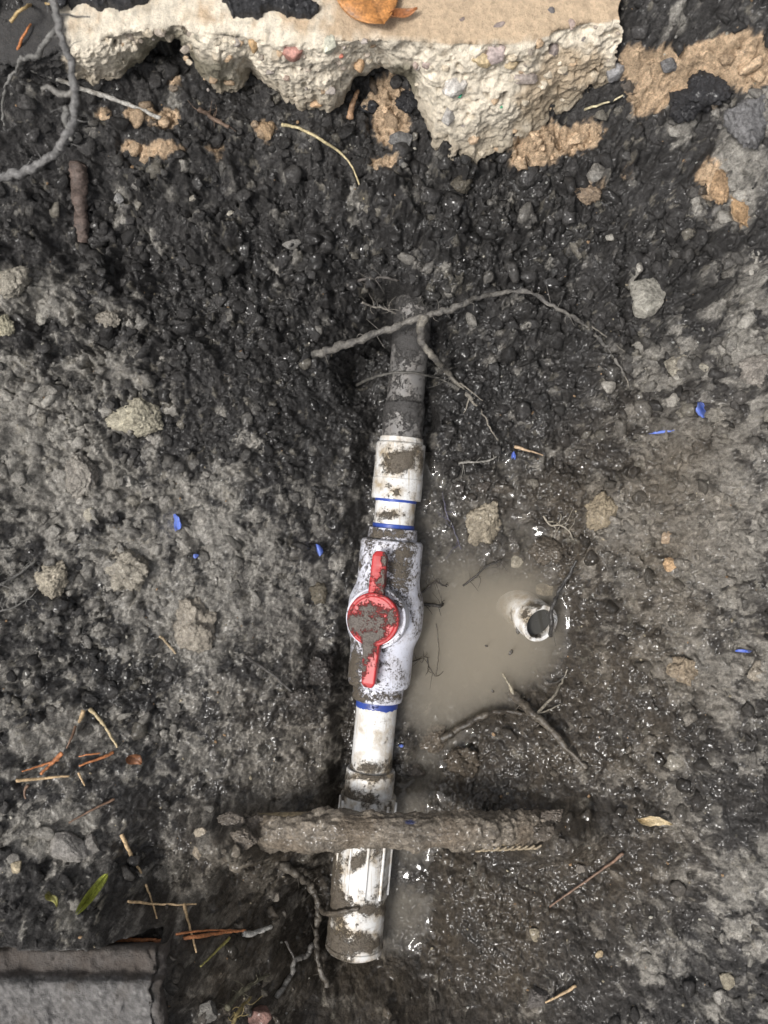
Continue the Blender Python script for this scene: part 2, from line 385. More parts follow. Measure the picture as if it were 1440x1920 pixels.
GREY = [(40, 545, 100, 50, .9), (20, 770, 90, 120, 1.2), (150, 885, 60, 80, 1.2), (80, 900, 120, 150, .4), (440, 960, 120, 100, .25), (190, 690, 70, 60, .45), (235, 1070, 55, 50, .75), (365, 1180, 50, 60, .85), (110, 1570, 110, 60, .8), (130, 1720, 70, 60, .6), (70, 1400, 110, 80, .45),
        (300, 1000, 160, 220, .30), (480, 1120, 140, 120, .34), (160, 580, 80, 40, .4), (1400, 290, 60, 110, .7), (1400, 620, 70, 160, .5), (1290, 900, 120, 110, .55), (1140, 960, 60, 70, .6), (1400, 1640, 120, 70, .6), (1300, 1060, 120, 80, .4),
        (1260, 690, 80, 60, .5), (1280, 1260, 70, 60, .6), (1200, 1120, 120, 120, .3), (480, 1420, 160, 120, .30), (1380, 1000, 80, 120, .5), (440, 1540, 90, 50, .45), (560, 1500, 90, 60, .25), (1180, 1480, 200, 80, .25), (1380, 1250, 90, 120, .35),
        (300, 350, 120, 40, .25), (420, 1650, 140, 70, .5), (430, 1780, 120, 80, .4), (620, 1880, 120, 40, .3), (1250, 1780, 150, 60, .25)]
BROWN = [(450, 1740, 180, 130, .8), (560, 1850, 160, 80, .8), (1000, 1000, 200, 120, .8), (1100, 1250, 160, 220, .9), (950, 1400, 200, 120, .9), (1000, 1600, 240, 160, .9), (900, 1780, 200, 140, .9), (720, 1870, 240, 80, .8), (560, 1380, 160, 160, .6), (480, 1650, 140, 120, .7), (1250, 1150, 220, 300, .6), (1250, 880, 150, 140, .7), (700, 1540, 300, 60, .9), (1150, 1600, 160, 120, .5), (300, 1850, 200, 60, .3)]
SAND = [(1290, 125, 150, 42, 1.3), (1400, 110, 90, 45, 1.2), (1215, 190, 50, 30, .8), (1090, 250, 60, 34, .8), (1020, 265, 60, 30, 1.0), (990, 300, 40, 25, .7), (735, 215, 38, 55, 1.2), (720, 175, 30, 25, .9), (715, 300, 30, 14, .9), (265, 210, 45, 16, 1.1), (310, 225, 30, 20, .9), (300, 280, 48, 16, 1.1), (240, 270, 20, 14, .6), (495, 240, 22, 26, .9), (330, 150, 20, 16, .6),
        (1340, 330, 36, 45, .9), (1390, 390, 18, 36, .9), (1110, 350, 34, 18, .55), (1180, 320, 26, 30, .5), (1255, 1055, 14, 14, .6), (410, 280, 30, 24, .5), (190, 205, 20, 12, .7), (100, 85, 34, 30, .5)]
SLICK = [(808, 1700, 45, 120, 1.2), (818, 1450, 45, 60, 1.0), (1060, 1180, 50, 110, .5), (1000, 1790, 220, 150, .9), (1350, 1620, 200, 80, .5), (1150, 1400, 120, 200, .35), (180, 1490, 90, 70, .5), (500, 1340, 140, 190, 1.2), (430, 1250, 80, 80, .6), (620, 1400, 80, 120, .7), (180, 1500, 150, 90, .95), (60, 1420, 120, 90, .8), (900, 1760, 170, 130, .8), (1040, 1800, 140, 120, .5), (880, 1440, 120, 90, .7), (820, 1250, 220, 200, .8), (470, 1780, 70, 80, .35), (640, 1860, 140, 60, .8), (20, 770, 90, 110, .5), (1420, 300, 50, 120, .5), (770, 1650, 80, 150, .9), (1330, 1600, 160, 70, .3)]
WET = [(540, 1300, 230, 260, .9), (900, 1000, 230, 200, 1.0), (860, 1300, 300, 300, 1.0), (1100, 1300, 220, 320, .8), (800, 1700, 300, 240, 1.0), (560, 1700, 160, 200, .8), (760, 720, 220, 160, .6), (480, 1540, 220, 120, .8), (1250, 1500, 260, 260, .5), (300, 1100, 320, 240, .55), (1250, 900, 250, 300, .55), (500, 600, 500, 300, .4), (1000, 450, 400, 220, .45), (150, 1400, 240, 200, .4)]
GRAN = [(720, 470, 800, 260, .55), (300, 700, 400, 200, .3), (1250, 500, 300, 300, .35), (180, 1300, 180, 140, .3), (250, 1680, 200, 90, .3)]
def field(px, py, L):
    s = 0
    for cx, cy, rx, ry, a in L: s = s + a * blob(px, py, cx, cy, rx, ry)
    return s
def ground_arrays(x, y):
    z = macro(x, y)
    z0 = z.copy()
    px, py = 720 + x * F / (H - z), 960 - y * F / (H - z)
    wx = x + 0.008 * fbm(x * 60, y * 60, 3, 11) + 0.0042 * fbm(x * 240, y * 240, 3, 15, .6)
    wy = y + 0.008 * fbm(x * 60, y * 60, 3, 21) + 0.0042 * fbm(x * 240, y * 240, 3, 25, .6)
    slick = np.clip(field(px, py, SLICK) + 0.35 * fbm(x * 40, y * 40, 3, 31), 0, 1)
    gran = np.clip(0.66 + field(px, py, GRAN) + 0.5 * fbm(x * 28, y * 28, 3, 41), 0.25, 1.25) * (1 - 0.92 * slick)
    # trench along the pipe
    s = (x - O_[0]) * A_[0] + (y - O_[1]) * A_[1]
    d = np.abs((x - O_[0]) * A_[1] - (y - O_[1]) * A_[0])
    inl = sstep(tpos(585), tpos(650), s) * (1 - sstep(tpos(1770), tpos(1802), s))
    wob = 0.006 * fbm(x * 45, y * 45, 3, 51)
    sg = (x - O_[0]) * A_[1] - (y - O_[1]) * A_[0]; left = np.where(x < O_[0] + A_[0] / A_[1] * (y - O_[1]), 1.0, 0.0)
    tr = (1 - sstep(0.019 + 0.004 * left, 0.030 + 0.012 * left, d + wob)) * inl
    z = z * (1 - tr) + np.minimum(z, -0.0145 - 0.020 * left) * tr
    # soil over the buried pipe at both ends
    bury = sstep(tpos(1815), tpos(1860), s) * (1 - sstep(0.03, 0.06, d))
    c13, i13 = crumb(wx, wy, 0.0135, 60, .3, .8); c7, i7 = crumb(wx, wy, 0.0068, 70); c4, i4 = crumb(wx, wy, 0.0036, 80)
    c22, i22 = crumb(wx, wy, 0.023, 64, .3, .75)
    rid = 1 - np.abs(fbm(wx * 95, wy * 95, 4, 90)) * 2
    up = np.clip(blob(px, py, 720, 430, 800, 190) * 1.2 + blob(px, py, 1250, 480, 300, 260) + blob(px, py, 200, 700, 260, 260) * .6 + blob(px, py, 300, 1700, 320, 110) * .7, 0, 1)
    on22 = fbm(x * 16, y * 16, 2, 103); on13 = fbm(x * 24, y * 24, 2, 101)
    h = gran * ((0.32 + 0.55 * up) * c22 * sstep(-.1, .1, on22) + (0.55 + 0.55 * up) * c13 * sstep(-.2, -.05, on13) + (0.75 + 0.25 * up) * c7 + (0.55 - 0.1 * up) * c4 + 0.0016 * fbm(x * 330, y * 330, 2, 97) + 0.0024 * fbm(x * 170, y * 170, 3, 98))
    h -= gran * (0.0028 + 0.0055 * up)
    h += slick * (0.0042 * rid + 0.0016 * fbm(wx * 320, wy * 320, 3, 95) + 0.06 * c7 + 0.05 * c4)
    h += 0.010 * fbm(x * 22, y * 22, 4, 111) + 0.0028 * fbm(x * 120, y * 120, 3, 115)
    cr = fbm(wx * 26, wy * 26, 3, 121)                     # a few cracks and pits
    h -= gran * 0.007 * (1 - sstep(0.0, 0.035, np.abs(cr))) * sstep(0.0, 0.3, fbm(x * 15, y * 15, 2, 125))
    calm = sstep(-0.030, -0.014, z0) * 0.7 + 0.3
    far = np.maximum(np.abs(x) - 0.36, np.abs(y) - 0.46); calm = calm * (1 - sstep(0.0, 0.2, far))
    z = z + (h - 0.0020) * calm
    for a, bb, rx, ry, amp in ((770, 568, 50, 20, -.016), (722, 545, 44, 15, -.032), (1012, 548, 22, 14, -.010), (800, 450, 60, 14, -.008), (950, 330, 22, 24, -.014), (470, 660, 50, 12, -.006), (590, 1200, 28, 46, -.010), (560, 1690, 40, 50, -.016), (545, 1760, 30, 40, -.012), (668, 690, 28, 70, -.028), (712, 605, 34, 34, -.022), (838, 640, 24, 50, -.014), (620, 780, 40, 40, -.006), (1030, 660, 26, 40, -.008), (420, 1640, 22, 50, -.008), (300, 1890, 10, 40, -.008), (425, 1560, 75, 42, .046), (485, 1582, 46, 24, .020), (450, 1530, 60, 20, .012), (1045, 1552, 75, 44, .040), (985, 1580, 50, 18, .012)):
        z = z + amp * blob(px, py, a, bb, rx, ry)
    pvx = (x < (280 - 720) * (H - .14) / F) & (y < (960 - 1775) * (H - .125) / F) & (y > -.42); z = np.where(pvx, np.minimum(z, .09), z)
    # under the slab and the soil that lies on it
    le = np.interp(x, (SL[:, 0] - 720) * (H - ZT) / F, (960 - SL[:, 1]) * (H - ZT) / F)
    inslab = sstep(0.004, 0.016, y - le) * (x < (1168 - 720) * (H - ZT) / F) * (x > (70 - 720) * (H - ZT) / F)
    z = np.where(inslab > 0, z * (1 - inslab) + np.minimum(z, 0.105) * inslab, z)
    px2, py2 = 720 + x * F / (H - ZT), 960 - y * F / (H - ZT)
    heap = 0
    for a in ((175, -14, 80, 36, 1.2), (500, -8, 85, 40, 1.2), (572, 24, 24, 18, .9), (450, 14, 26, 16, .7), (240, -4, 44, 22, .8), (60, -40, 60, 60, 1.), (500, -120, 500, 70, 1.2)):
        heap = heap + a[4] * blob(px2, py2, *a[:4])
    hm = sstep(0.40, 0.75, heap + 0.7 * fbm(x * 90, y * 90, 4, 131))
    hz = ZT - 0.001 + 0.005 * np.clip(heap - 0.4, 0, 1) + (0.35 * c13 + 0.7 * c7 + 0.7 * c4) * (.3 + .7 * hm) + .002 * fbm(x * 170, y * 170, 3, 98)
    z = np.where((inslab > 0.5) & (hm > 0.03), np.maximum(z, (ZT - 0.02) * (1 - hm) + hz * hm), z)
    # colour
    nb = fbm(x * 70, y * 70, 5, 141); nl = fbm(x * 24, y * 24, 4, 151)
    g = field(px, py, GREY)
    g = g + 0.20 * sstep(760, 1000, py) * sstep(720, 560, px) * sstep(1560, 1400, py) + 0.10 * sstep(1050, 1200, px) * sstep(380, 700, py)
    g = sstep(0.42, 0.86, g + 0.55 * nb + 0.35 * nl + 0.10 + 0.45 * (i7 - 0.4) + 0.45 * (i13 - 0.4) + 0.35 * (i22 - 0.4))
    br = np.clip(field(px, py, BROWN), 0, 1); br = br * np.clip(0.8 + 0.8 * nl, 0, 1)
    sd = field(px, py, SAND); sd = sstep(0.42, 0.60, sd + 0.42 * nb + 0.25 * fbm(x * 260, y * 260, 3, 161))
    dark = np.array([.053, .0505, .049]); brown = np.array([.096, .078, .058]); grey = np.array([.33, .312, .28]); sand = np.array([.49, .36, .24])
    gb = np.array([.30, .268, .222])
    c = dark + (brown - dark) * br[..., None]
    gc = grey + (gb - grey) * np.clip(br, 0, 1)[..., None]
    c = c + (gc - c) * (g * (0.82 - 0.42 * br))[..., None]
    # single grains of another colour
    c = c * (0.50 + 0.55 * i7 + 0.55 * i4)[..., None]
    sp = (i4 > 0.93) & (fbm(x * 30, y * 30, 2, 171) > -0.1); c = np.where(sp[..., None], c + (np.array([.24, .22, .18]) - c) * 0.6, c)
    c = c + (sand * (0.8 + 0.5 * i4)[..., None] - c) * (sd * 0.95)[..., None]
    c = np.where((hm > 0.3)[..., None] & (inslab > 0.5)[..., None], np.array([.042, .042, .045]) * (0.5 + 0.7 * i7 + .5 * i4)[..., None], c)
    wet = np.clip(field(px, py, WET) * (0.7 + 0.9 * (fbm(x * 34, y * 34, 3, 181) + 0.35)) + 0.15, 0.3, 1)
    wet = np.maximum(wet, slick * 0.7) * (1 - 0.85 * sd) * (1 - 0.35 * g)
    c = c * (1.06 - 0.42 * np.clip(wet, 0, 1))[..., None]                # soaked mud is darker
    return z, c, wet, gran, px, py, slick
xx, yy = np.meshgrid(gx, gy)
zz, cc, ww, gg, PX, PY, SK = ground_arrays(xx, yy)
ny, nx = xx.shape
gV = np.stack([xx, yy, zz], -1).reshape(-1, 3)
def gz(x, y):
    x = np.atleast_1d(x); y = np.atleast_1d(y)
    i = np.clip(np.searchsorted(gx, x) - 1, 0, nx - 2); j = np.clip(np.searchsorted(gy, y) - 1, 0, ny - 2)
    u = np.clip((x - gx[i]) / (gx[i + 1] - gx[i]), 0, 1); v = np.clip((y - gy[j]) / (gy[j + 1] - gy[j]), 0, 1)
    return (zz[j, i] * (1 - u) + zz[j, i + 1] * u) * (1 - v) + (zz[j + 1, i] * (1 - u) + zz[j + 1, i + 1] * u) * v
def gidx(x, y):
    return np.clip(np.searchsorted(gy, y), 0, ny - 1), np.clip(np.searchsorted(gx, x), 0, nx - 1)
def on(px, py, dz=0.0, z=0.03, rad=0.0):
    """where the line of sight through a pixel meets the ground"""
    for _ in range(14):
        p = P(px, py, z); q = gz(p[0], p[1])[0]
        if rad: q = max(q, np.mean([gz(p[0] + rad * a, p[1] + rad * b)[0] for a, b in ((1, 0), (-1, 0), (0, 1), (0, -1))]))
        z = 0.5 * z + 0.5 * (q + dz)
    return P(px, py, z)
def onslab(px, py, dz=0.0): return P(px, py, ZT + dz)
gro = mesh('ground', gV, grid_faces(ny, nx), M['soil'], rgb=cc.reshape(-1, 3), flt={'wet': ww.ravel(), 'slick': SK.ravel()})
tag(gro, 'dark crumbly wet soil and mud of the dug hole', None, None, 'structure')

# ---------------------------------------------------------------- water
WZ = -0.0125
y0, y1 = P(0, 1806, 0)[1], P(0, 845, 0)[1]
wys = np.arange(y0, y1, 0.00095); wu = np.arange(0, 0.185, 0.00095)
WU, WY = np.meshgrid(wu, wys); WX = O_[0] + (WY - O_[1]) * A_[0] / A_[1] + WU
gh = gz(WX.ravel(), WY.ravel()).reshape(WX.shape)
land = sstep(-.0012, .0008, gh - WZ)
def near_pipe(x, y, r):
    return np.abs((x - O_[0]) * A_[1] - (y - O_[1]) * A_[0]) < r
s_ = (WX - O_[0]) * A_[0] + (WY - O_[1]) * A_[1]
pr = np.where((s_ > tpos(1000)) & (s_ < tpos(1310)), 0.0215, np.where(s_ > tpos(1500), 0.0195, 0.0125))
land = np.maximum(land, near_pipe(WX, WY, pr) & (s_ < tpos(1755)))
def gblur(a, sig):
    k = int(sig * 3) + 1; g = np.exp(-0.5 * (np.arange(-k, k + 1) / sig) ** 2); g /= g.sum()
    for ax in (0, 1):
        p = np.pad(a, [(k, k) if i == ax else (0, 0) for i in range(2)], mode='edge')
        a = sum(g[i] * np.take(p, range(i, i + a.shape[ax]), axis=ax) for i in range(2 * k + 1))
    return a
b1 = gblur(land, 2.1); b2 = gblur(land, 4.5)
rip = 0.00012 * fbm(WX * 55, WY * 55, 2, 201)
wz = WZ + (0.0020 * b1 + 0.0010 * b2) * np.clip(0.9 + 0.9 * fbm(WX * 60, WY * 60, 2, 207), .25, 1.6) + rip
ny2, nx2 = WX.shape
topV = np.stack([WX, WY, wz], -1).reshape(-1, 3)
botV = np.stack([WX, WY, np.full_like(WX, -0.085)], -1).reshape(-1, 3)
n_ = len(topV); Ft = grid_faces(ny2, nx2)
def rim_faces():
    e = [np.arange(nx2), (ny2 - 1) * nx2 + np.arange(nx2)[::-1], np.arange(ny2)[::-1] * nx2, np.arange(ny2) * nx2 + nx2 - 1]
    fs = []
    for q in e: fs.append(np.stack([q[1:], q[:-1], q[:-1] + n_, q[1:] + n_], -1))
    return np.vstack(fs)
wm = bpy.data.materials.new('murky_water'); wm.use_nodes = True; n = wm.node_tree; n.nodes.clear()
out = N(n, 'ShaderNodeOutputMaterial'); tr_ = N(n, 'ShaderNodeBsdfTransparent'); gl = N(n, 'ShaderNodeBsdfGlossy'); gl.inputs['Roughness'].default_value = 0.015
fr = N(n, 'ShaderNodeFresnel'); fr.inputs['IOR'].default_value = 1.33; mx = N(n, 'ShaderNodeMixShader')
n.links.new(fr.outputs[0], mx.inputs[0]); n.links.new(tr_.outputs[0], mx.inputs[1]); n.links.new(gl.outputs[0], mx.inputs[2]); n.links.new(mx.outputs[0], out.inputs['Surface'])
pv = N(n, 'ShaderNodeVolumePrincipled'); pv.inputs['Color'].default_value = (0.77, 0.72, 0.63, 1); pv.inputs['Density'].default_value = 60.0
pv.inputs['Anisotropy'].default_value = 0.0
n.links.new(pv.outputs[0], out.inputs['Volume'])
cor = np.array([[n_, n_ + nx2 - 1, n_ + ny2 * nx2 - 1, n_ + (ny2 - 1) * nx2]])[:, ::-1]
wob_ = mesh('water', np.vstack([topV, botV]), np.vstack([Ft, cor, rim_faces()]), wm)
tag(wob_, 'murky brown puddle water beside the pipe', None, None, 'structure')

# ---------------------------------------------------------------- concrete slab edge
def slab():
    ns, ntop, nface, nund = 560, 34, 100, 8
    pxs = np.linspace(-200, 1172, ns)
    rg = 5 * fbm(pxs / 26., pxs * 0, 3, 301)
    le = np.interp(pxs, SL[:, 0], SL[:, 1]) + rg * 0.6; fo = np.interp(pxs, SL[:, 0], SL[:, 2]) + 2.2 * rg
    rows = []
    pxs = pxs.copy()
    X = (pxs - 720) * (H - ZT) / F; Ye = (960 - le) * (H - ZT) / F
    foot = np.array([P(p, f, 0.09) for p, f in zip(pxs, fo)])
    zf = np.full(ns, .09)
    for _ in range(10):
        q = np.array([P(p, f, z_) for p, f, z_ in zip(pxs, fo, zf)]); zf = 0.5 * zf + 0.5 * np.clip(macro(q[:, 0], q[:, 1]) - 0.004, 0.05, ZT - 0.03)
    Yf = (960 - fo) * (H - zf) / F; Xf = (pxs - 720) * (H - zf) / F
    for t in np.linspace(0, 1, ntop) ** 0.6:           # top, from the back to the lip
        yb = Ye + 0.22 * (1 - t); rows.append(np.stack([X, yb, np.full(ns, ZT) - 0.003 * t ** 8], -1))
    for t in np.linspace(0, 1, nface)[1:]:             # broken face, bulging between lip and foot
        e = 0.5 - 0.5 * math.cos(math.pi * min(1, t)); k = 0.35 * t + 0.65 * e
        yb = Ye + (Yf - Ye) * (t ** 1.25) - 0.006 * math.sin(math.pi * t) * np.clip((fo - le) / 120, 0, 1)
        rows.append(np.stack([X + (Xf - X) * t * 0.6, yb, ZT - 0.003 + (zf - ZT + 0.003) * (0.30 * t + 0.70 * t ** 1.1)], -1))
    yl, zl, xl = rows[-1][:, 1], rows[-1][:, 2], rows[-1][:, 0]
    for t in np.linspace(0, 1, nund)[1:]:
        rows.append(np.stack([xl, yl + 0.2 * t + 0.004, zl - 0.03 * min(1, t * 6) + 0 * t], -1))
    R = np.array(rows); nr = len(R); V = R.reshape(-1, 3)
    Q = grid_faces(nr, ns)
    # normals for displacement
    du = np.gradient(R, axis=1); dv = np.gradient(R, axis=0); nn = np.cross(du, dv); nn /= np.linalg.norm(nn, axis=-1, keepdims=True) + 1e-12
    nn = np.where((nn[ntop // 2, :, 2] < 0).any(), -nn, nn).reshape(-1, 3)
    row = np.repeat(np.arange(nr), ns); face = np.clip((row - ntop + 3) / 6., 0, 1) * (row < ntop + nface)
    d = 0.0075 * fbm3(V * 38, 3) + 0.0042 * fbm3(V * 130, 4, .6) + 0.0012 * fbm3(V * 420, 2)
    pit = np.clip(fbm3(V * 85 + 3.3, 2) - 0.28, 0, 1) * -0.03 + np.clip(fbm3(V * 150 + 31, 2) - .34, 0, 1) * -.02
    V2 = V + nn * ((d + pit) * (0.10 + 0.90 * face))[:, None]
    ed_ = np.clip((V[:, 0] - X[-1] + .02) / .02, 0, 1); V2[:, 0] += ed_ * (.006 * fbm3(V * 70 + 8, 3) - .002 + .003 * fbm3(V * 240, 2))
    px, py = project(V2)
    rel = np.clip((row - ntop) / nface, 0, 1)
    white = np.array([.78, .70, .57]); tan = np.array([.54, .41, .28]); dirty = np.array([.30, .25, .18]); grime = np.array([.17, .155, .105])
    nz = fbm3(V * 60 + 9, 4, .6); nz2 = fbm3(V * 200, 3, .6)
    c = white * (1 + 0.35 * nz[:, None] + 0.40 * nz2[:, None])
    mot = sstep(.05, .45, fbm3(V * 95 + 17, 3, .6)); c = c + (np.array([.50, .40, .28]) - c) * (mot * .55)[:, None]
    hol = sstep(.34, .5, fbm3(V * 150 + 31, 2)); c = c + (np.array([.16, .13, .10]) - c) * (hol * .7)[:, None]
    t_top = sstep(0.25, 0.6, (1 - face) * (0.55 + 0.9 * nz) + 0.9 * (blob(px, py, 950, 30, 250, 45) + blob(px, py, 880, 10, 200, 40)) * (1 - face) - 0.25 * (px < 640))
    c = c + (tan - c) * t_top[:, None]
    tf = sstep(0.35, 0.8, blob(px, py, 1080, 130, 80, 60) + blob(px, py, 1010, 190, 50, 50) + 0.55 * nz)
    c = c + (np.array([.47, .36, .24]) - c) * (tf * face * 0.8)[:, None]
    low = sstep(0.45, 1.0, rel + 0.4 * nz) * face
    c = c + (dirty - c) * (low * 0.75)[:, None]
    gl_ = sstep(0.35, 0.75, blob(px, py, 315, 100, 60, 60) + blob(px, py, 420, 140, 60, 40) * 0.7 + blob(px, py, 240, 130, 60, 34) * 0.5 + blob(px, py, 755, 150, 40, 40) + blob(px, py, 640, 150, 40, 30) * .4 + 0.4 * nz)
    c = c + (grime - c) * (gl_ * face * 0.85)[:, None]
    # wedge of loose earth smeared over the left end
    lf = sstep(0.35, 0.6, sstep(190, 60, px) + 0.5 * nz + 0.25 * nz2); c = c + (np.array([.05, .048, .047]) - c) * lf[:, None]
    return V2, Q, c, px, py
sv, sq, sc_, _, _ = slab()
slab_o = mesh('concrete_slab', sv, sq[:, ::-1], M['concrete'], rgb=sc_)
tag(slab_o, 'pale broken concrete slab edge overhanging the top of the hole', 'concrete slab')
from mathutils.bvhtree import BVHTree
slab_bvh = BVHTree.FromPolygons([tuple(v) for v in sv], [tuple(int(i) for i in f) for f in sq[:, ::-1]])
def on_slab(px, py):
    o = Vector((0, 0, H)); d = (Vector(P(px, py, 0.0)) - o).normalized()
    h = slab_bvh.ray_cast(o, d)
    return np.array(h[0]) if h[0] else P(px, py, ZT)

def lump(name, at, size, colr, mat, seed, sub=3, rough=0.25, freq=1.6, rot=None, parent=None, wet=0.15, cvar=0.25, sink=0.3, fine=0.08):
    rg = np.random.default_rng(seed)
    V, Fa = ICO[sub]; V = V.copy()
    off = rg.random(3) * 20
    d = 1 + rough * fbm3(V * freq + off, 2, .5) * 1.6
    V = V * d[:, None]
    for _ in range(9):
        pn = rg.normal(size=3); pn /= np.linalg.norm(pn); pd = rg.uniform(.55, .85)
        V = V - np.maximum(0, V @ pn - pd)[:, None] * pn * (.92 if fine < .1 else .72)
    V = V * (1 + fine * fbm3(V * freq * 4.0 + off, 4, .65) * 1.6)[:, None]
    size = np.broadcast_to(np.asarray(size, float), (3,))
    V = V * size
    r = rot if rot is not None else (rg.uniform(-.3, .3), rg.uniform(-.3, .3), rg.uniform(0, 6.28))
    V = V @ rotm(*r).T
    V = V + np.asarray(at) + np.array([0, 0, size[2] * (1 - sink) - size[2] * 0.4])
    nz = fbm3(V * 120 + off, 3, .6)
    c = np.asarray(colr)[None] * np.array([1.07, 1.05, 1.06]) * (1 + cvar * 2 * nz[:, None])
    return mesh(name, V, Fa, mat, parent, rgb=np.clip(c, .01, 1), flt={'wet': wet, 'mud': 0.3 + 0.5 * nz})

STONES = [  # stones set in the concrete: px, py, rx px, ry px, colour, label
    (548, 92, 24, 22, (.36, .185, .15), 'red-brown stone set in the concrete'), (1012 - 396, 82, 17, 19, (.52, .52, .42), 'pale green-white pebble set in the concrete'),
    (640, 104, 5, 6, (.45, .16, .11), None), (672, 116, 10, 16, (.46, .31, .18), None), (476, 80, 10, 15, (.40, .27, .14), None),
    (932, 97, 22, 18, (.36, .30, .28), 'mauve-grey stone set in the concrete'), (982, 145, 26, 12, (.30, .26, .23), None), (842, 215, 14, 16, (.30, .29, .27), None), (855, 160, 24, 16, (.50, .48, .44), None),
    (1155, 130, 18, 20, (.22, .22, .22), 'square grey stone chip in the slab corner'), (1072, 45, 8, 9, (.28, .22, .19), None), (937, 46, 13, 7, (.23, .19, .17), None), (1038, 88, 11, 15, (.27, .23, .21), None), (866, 36, 6, 5, (.2, .16, .14), None),
    (902, 110, 20, 16, (.50, .40, .24), None), (960, 118, 14, 10, (.45, .36, .22), None), (536, 145, 8, 6, (.33, .25, .2), None), (594, 192, 14, 10, (.40, .27, .16), None), (1034, 20, 8, 7, (.13, .12, .12), None), (800, 120, 10, 8, (.4, .32, .28), None),
    (780, 118, 7, 9, (.36, .29, .25), None), (890, 260, 12, 9, (.4, .3, .2), None), (1095, 73, 6, 5, (.22, .2, .19), None), (372, 70, 12, 8, (.3, .28, .22), None), (862, 178, 5, 5, (.03, .26, .14), 'tiny green glass bit in the concrete'), (940, 200, 4, 4, (.03, .24, .12), None)]
rs = np.random.default_rng(77)
for _ in range(90):
    sx = rs.uniform(200, 1165); lo, hi = np.interp(sx, SL[:, 0], SL[:, 1]), np.interp(sx, SL[:, 0], SL[:, 2])
    q = rs.uniform(3, 10); tn = np.array([(.46, .40, .30), (.38, .33, .27), (.30, .27, .24), (.55, .49, .38), (.42, .31, .20)])[rs.integers(0, 5)]
    STONES.append((sx, rs.uniform(lo + 4, hi - 6), q * rs.uniform(.8, 1.5), q, tuple(tn * rs.uniform(.7, 1.1)), None))
for k, (px, py, rx, ry, c, lb) in enumerate(STONES):
    q = on_slab(px, py); s = (H - q[2]) / F
    o = lump('aggregate_stone', q - np.array([0, 0, 0.0]), (rx * s, ry * s * 1.1, min(rx, ry) * s * 0.75), c, M['stone'], 400 + k, 3 if rx > 11 else 2, .30, 1.3, rot=(0.5, 0, random.uniform(-.4, .4)), parent=slab_o, sink=0.98, fine=.06)
    if lb: o['label'] = lb

# ---------------------------------------------------------------- paver at the lower left
def paver():
    ns, zt = 130, 0.140
    pr_ = [(1766, .080), (1767, .105), (1772, .119), (1784, .1245), (1805, .126), (1822, .1275), (1832, .133), (1842, .1385), (1852, zt), (1920, zt), (2000, zt), (2090, zt), (2100, .13), (2102, .08)]
    prw = np.array([((960 - a) * (H - b) / F, b) for a, b in pr_]); L = np.concatenate([[0], np.cumsum(np.linalg.norm(np.diff(prw, axis=0), axis=1))])
    t = np.linspace(0, L[-1], 130); yb = np.interp(t, L, prw[:, 0]); zb = np.interp(t, L, prw[:, 1])
    xr = (286 - 720) * (H - zt) / F; xl = xr - 0.22
    u = np.concatenate([np.linspace(0, 1, ns)]); R = np.zeros((len(t), ns + 14, 3))
    X = xl + (xr - xl) * u
    R[:, :ns, 0] = X[None]; R[:, :ns, 1] = yb[:, None]; R[:, :ns, 2] = zb[:, None]
    for k in range(14):                                    # rounded right end, then down into the ground
        a = min(1, k / 5) * math.pi / 2; dn = max(0, k - 5) / 8 * 0.08
        R[:, ns + k, 0] = xr + 0.006 * math.sin(a) + dn * 0.05; R[:, ns + k, 1] = yb
        R[:, ns + k, 2] = np.minimum(zb, zb - 0.006 * (1 - math.cos(a)) - dn)
    V = R.reshape(-1, 3); V0 = V.copy()
    d = 0.0055 * fbm3(V * 50, 3) + 0.0024 * fbm3(V * 200, 3, .6)
    V[:, 2] += d; V[:, 1] += 0.3 * d; V[:, 0] += 0.6 * d - np.where(V0[:, 0] > xr - .03, 0.006 * np.abs(fbm3(V0 * 70 + 5, 3)), 0)
    nz = fbm3(V * 90, 4, .65); nz2 = fbm3(V * 420, 2)
    c = np.array([.15, .144, .14]) * (1 + .5 * nz[:, None] + 1.1 * nz2[:, None]); mst = sstep(-.05, .3, fbm3(V0 * 45 + 3, 4, .6)); c = c + (np.array([.085, .075, .066]) - c) * (mst * .85)[:, None]
    led = 1 - sstep(.1285, .1365, V0[:, 2] + 0.003 * nz) * sstep(xr + .005, xr - .002, V0[:, 0])
    c = c + (np.array([.085, .07, .06]) - c) * (led * np.clip(0.75 + .6 * nz, 0, 1))[:, None]
    return V, grid_faces(len(t), ns + 14)[:, ::-1], c
pvv, pq, pc = paver()
tag(mesh('concrete_paver', pvv, pq[:, ::-1], M['concrete'], rgb=pc), 'worn grey concrete block with a brown ledge at the rim of the hole', 'concrete block')

